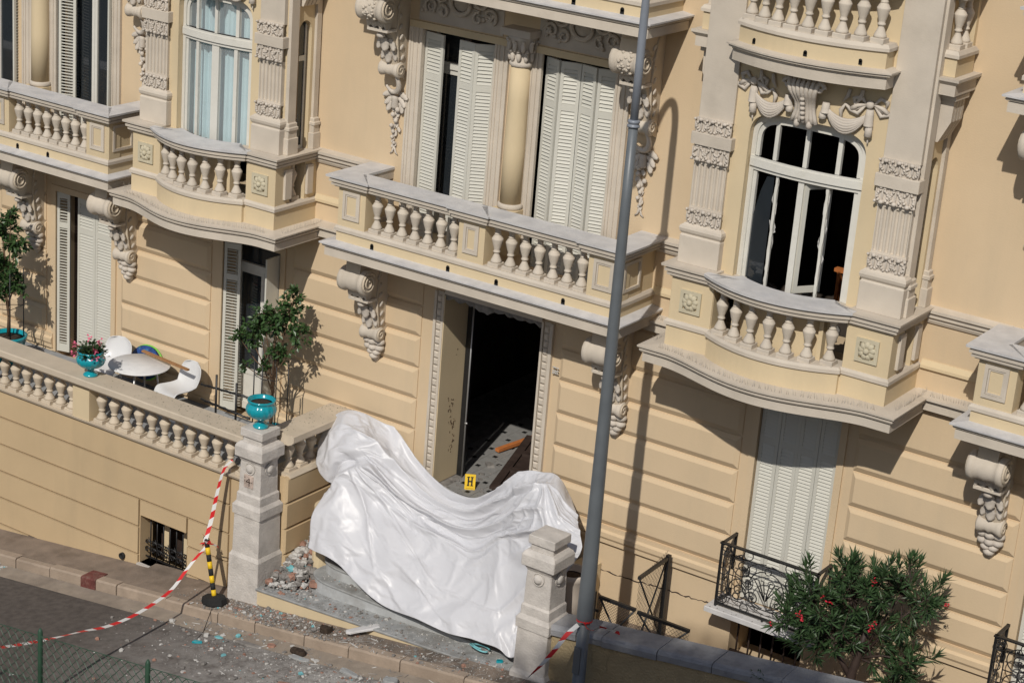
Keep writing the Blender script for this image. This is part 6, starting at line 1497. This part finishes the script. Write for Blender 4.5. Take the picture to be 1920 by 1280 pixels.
# ------------------------------------------------------------ rubble
def chunk(mb, c, q, rr, flat=.6):
    n = 5; a0 = rr.uniform(0,6.28); rg = []
    for h, k in ((0,.85),(flat*q,1.0),(flat*q*1.5,.55)):
        rg.append([(c[0]+q*k*rr.uniform(.6,1.15)*math.cos(a0+6.283*j/n), c[1]+q*k*rr.uniform(.6,1.15)*math.sin(a0+6.283*j/n), c[2]+h*rr.uniform(.8,1.2)) for j in range(n)])
    mb.loft(rg)
rr = random.Random(77); MBS = {k: MB() for k in ('brick','plaster','greyr','shard')}
pick = lambda: rr.choices(['brick','plaster','greyr','shard'], [.15,.30,.54,.012])[0]
for i in range(1700):     # heap in the corner between pier and steps
    t = rr.random()**.8; a = rr.uniform(-1.6,1.3); x = -2.86+abs(rr.gauss(0,.30)); y = -1.05+rr.gauss(0,.45)
    if x > -1.9 or y < -1.98 or y > -.15: continue
    h = max(0, .50-.62*math.hypot((x+2.80)*1.1, (y+.95)*.7)); z = plz(x)+h*rr.uniform(.55,1)
    chunk(MBS[pick()], (x,y,z), min(.085, .017*math.exp(abs(rr.gauss(0,.75))))*(1 if h > .05 else .55), rr)
def ground_z(x, y):
    if y > -2.09 and -2.9 < x < 1.85: return (-3.98 if (y > -1.6 and abs(x+.25) < 1.9) else plz(x))
    if y > -2.6: return pz(x)+.006
    return pz(x)-.182
for i in range(15000):
    u_ = rr.random()
    if u_ < .42: x, y = rr.gauss(-.3,2.0), -2.9-abs(rr.gauss(0,1.5))
    elif u_ < .54: x, y = rr.uniform(-2.8,1.8), rr.uniform(-2.58,-2.1)
    elif u_ < .74: x, y = rr.uniform(-2.85,1.8), rr.uniform(-2.07,-1.45)
    else: x, y = rr.gauss(-2.6,.6), -2.1-abs(rr.gauss(0,.35))
    if x < -4.8 or x > 6 or y < -8.4: continue
    q = min(.06, .0036*math.exp(abs(rr.gauss(0,.95)))); q *= .72 if y > -2.6 else 1.05
    k = pick() if q > .011 else rr.choice(['plaster','greyr','plaster','greyr','greyr'])
    chunk(MBS[k], (x, y, ground_z(x,y)-.002), q, rr, rr.uniform(.25,.7))
for i in range(170):
    x, y = rr.gauss(-1.0,1.6), -2.2-abs(rr.gauss(0,1.0))
    if x < -4 or x > 2 : continue
    l_, a_ = rr.uniform(.04,.16), rr.uniform(0,3.14); z_ = ground_z(x,y)+.004
    MBS[rr.choice(['greyr','greyr','plaster'])].tube([(x,y,z_),(x+l_*math.cos(a_),y+l_*math.sin(a_)*.8,z_+rr.uniform(0,.02)+GR*l_*math.cos(a_))], [rr.uniform(.003,.009)]*2, 4, sm=False)
# green glass crumbs at the far left kerb
for i in range(260): chunk(MBS['shard' if rr.random() < .15 else 'plaster'], (-8.0+rr.gauss(0,.45), -2.72+rr.gauss(0,.07), pz(-8)-.18+.01), rr.uniform(.008,.03), rr)
LB = {'brick':'scattered broken brick over the steps and road','plaster':'scattered white plaster crumbs over the steps and road','greyr':'scattered grey rubble over the steps and road','shard':'scattered pale turquoise shards over the steps and road'}
for k, mb in MBS.items():
    o = mb.build('rubble', M[k], None, kind='stuff'); tag(o, LB[k], 'rubble')
def single(nm, m, x, y, dims, rz_, label, cat, tilt=0, dz_=0):
    s = MB(); a, b, c = dims; rr2 = random.Random(int(abs(x*97+y*31))); n = 11; top = []
    for k in range(n):
        t = 2*math.pi*(k+rr2.uniform(-.25,.25))/n; e = 3.2; ct, st_ = math.cos(t), math.sin(t)
        top.append((math.copysign(abs(ct)**(2/e), ct)*a*rr2.uniform(.78,1), math.copysign(abs(st_)**(2/e), st_)*b*rr2.uniform(.7,1.05)))
    up_ = [c*rr2.uniform(.75,1.15) for _ in top]
    s.loft([[(p*1.03, q*1.03, 0) for p, q in top], [(p*1.0, q*1.0, h*.7) for (p, q), h in zip(top, up_)], [(p*.93, q*.90, h) for (p, q), h in zip(top, up_)]]); o = s.build(nm, m, None); o.location = (x, y, ground_z(x,y)+dz_); o.rotation_euler = (tilt*.5, tilt, rz_); return tag(o, label, cat)
single('marble_slab', M['marble'], -.80, -2.16, (.30,.085,.035), .9, 'broken grey marble slab propped on the platform edge', 'slab', -.12, .09)
single('broken_slab', M['greyr'], -2.25, -2.98, (.27,.055,.03), .15, 'long pale slab piece on the road below the left pier', 'slab')
single('broken_slab', M['marbled'], -1.30, -2.98, (.20,.055,.03), .1, 'pale slab piece on the road under the dark lump', 'slab')
single('broken_slab', M['marbled'], -.35, -3.02, (.19,.06,.04), -.1, 'white plaster slab by the kerb below the middle of the steps', 'slab')
single('stone', M['marbled'], .35, -2.98, (.13,.10,.09), .4, 'big pale stone on the gutter below the steps', 'stone')
single('stone', M['greyr'], .95, -3.0, (.09,.07,.05), 1.4, 'small grey stone at the gutter near the bottom edge', 'stone')
single('clod', M['soil'], -1.34, -2.34, (.10,.08,.10), .3, 'dark clod of soil lying on the pavement', 'clod', 0, 0)
single('clod', M['soil'], -1.42, -2.88, (.13,.07,.07), .1, 'dark clod of soil in the gutter on a pale slab', 'clod', 0, .03)
single('pot_shard', M['teal'], -3.0, -3.30, (.09,.035,.03), .5, 'bright turquoise pot shard on the road before the barrier foot', 'shard')
single('pot_shard', M['shard'], -2.35, -3.45, (.05,.03,.02), 1.2, 'pale turquoise pot shard on the road, right of the bright one', 'shard')
single('pot_shard', M['teal'], 1.42, -1.85, (.06,.04,.03), .8, 'turquoise pot shard against the foot of the white sheet', 'shard')
single('pot_shard', M['shard'], -2.85, -3.0, (.07,.03,.02), .3, 'curved pale shard at the kerb near the barrier foot', 'shard')
single('brick_piece', M['brick'], -1.95, -2.85, (.07,.05,.04), .6, 'red brick piece in the gutter below the rubble heap', 'brick')
single('brick_piece', M['brick'], -.9, -3.75, (.16,.045,.03), .35, 'long reddish tile piece on the road near the bottom edge', 'brick')
single('brick_piece', M['brick'], -2.20, -1.55, (.11,.08,.07), .5, 'large red brick piece at the foot of the rubble heap', 'brick', 0, .05)
single('stone', M['plaster'], -3.05, -3.05, (.045,.035,.045), .2, 'small pale stone in the gutter under the barrier foot', 'stone')
mb = MB(); mb.tube([(-3.40,-2.55,pz(-3.4)+.01),(-3.2,-2.95,pz(-3.3)-.17),(-3.1,-3.2,pz(-3.1)-.178)], .006, 5); tag(mb.build('cable', M['rubber'], None), 'thin dark cable running over the kerb from the barrier foot', 'cable')
# big tree on the upper road, behind the viewpoint: its crown shades the garden wall
tr = root('plane_tree', (13.0,-28.0,9.0), 'tall leafy tree on the upper road', 'tree')
s = MB(); s.tube([(13,-28,2),(13,-28,11),(12.8,-27.6,15),(12.6,-27.2,19)], [.45,.36,.25,.1], 10); s.build('trunk', M['bark'], tr)
fo = MB(); rr = random.Random(5)
for c, R_, n in (((11.6,-27.3,18.1),1.9,520),((13.6,-27.6,18.2),2.0,620),((15.8,-27.4,18.2),2.1,620),((18.0,-27.4,18.4),2.0,520),((10.6,-27.0,17.0),1.3,200),((13.6,-27.2,16.8),1.9,420),((16.6,-27.2,16.8),1.9,420),((20,-27.4,18.4),2.0,420)):
    for i in range(n):
        v = Vector((rr.gauss(0,1),rr.gauss(0,1),rr.gauss(0,1))).normalized()*R_*rr.random()**.4; p = Vector(c)+v
        for j in range(3): leafquad(fo, p+Vector((rr.gauss(0,.2),rr.gauss(0,.2),rr.gauss(0,.2))), Vector((rr.gauss(0,1),rr.gauss(0,1),rr.gauss(0,1))), .42, .15)
fo.build('foliage', M['leaf'], tr, kind='stuff')
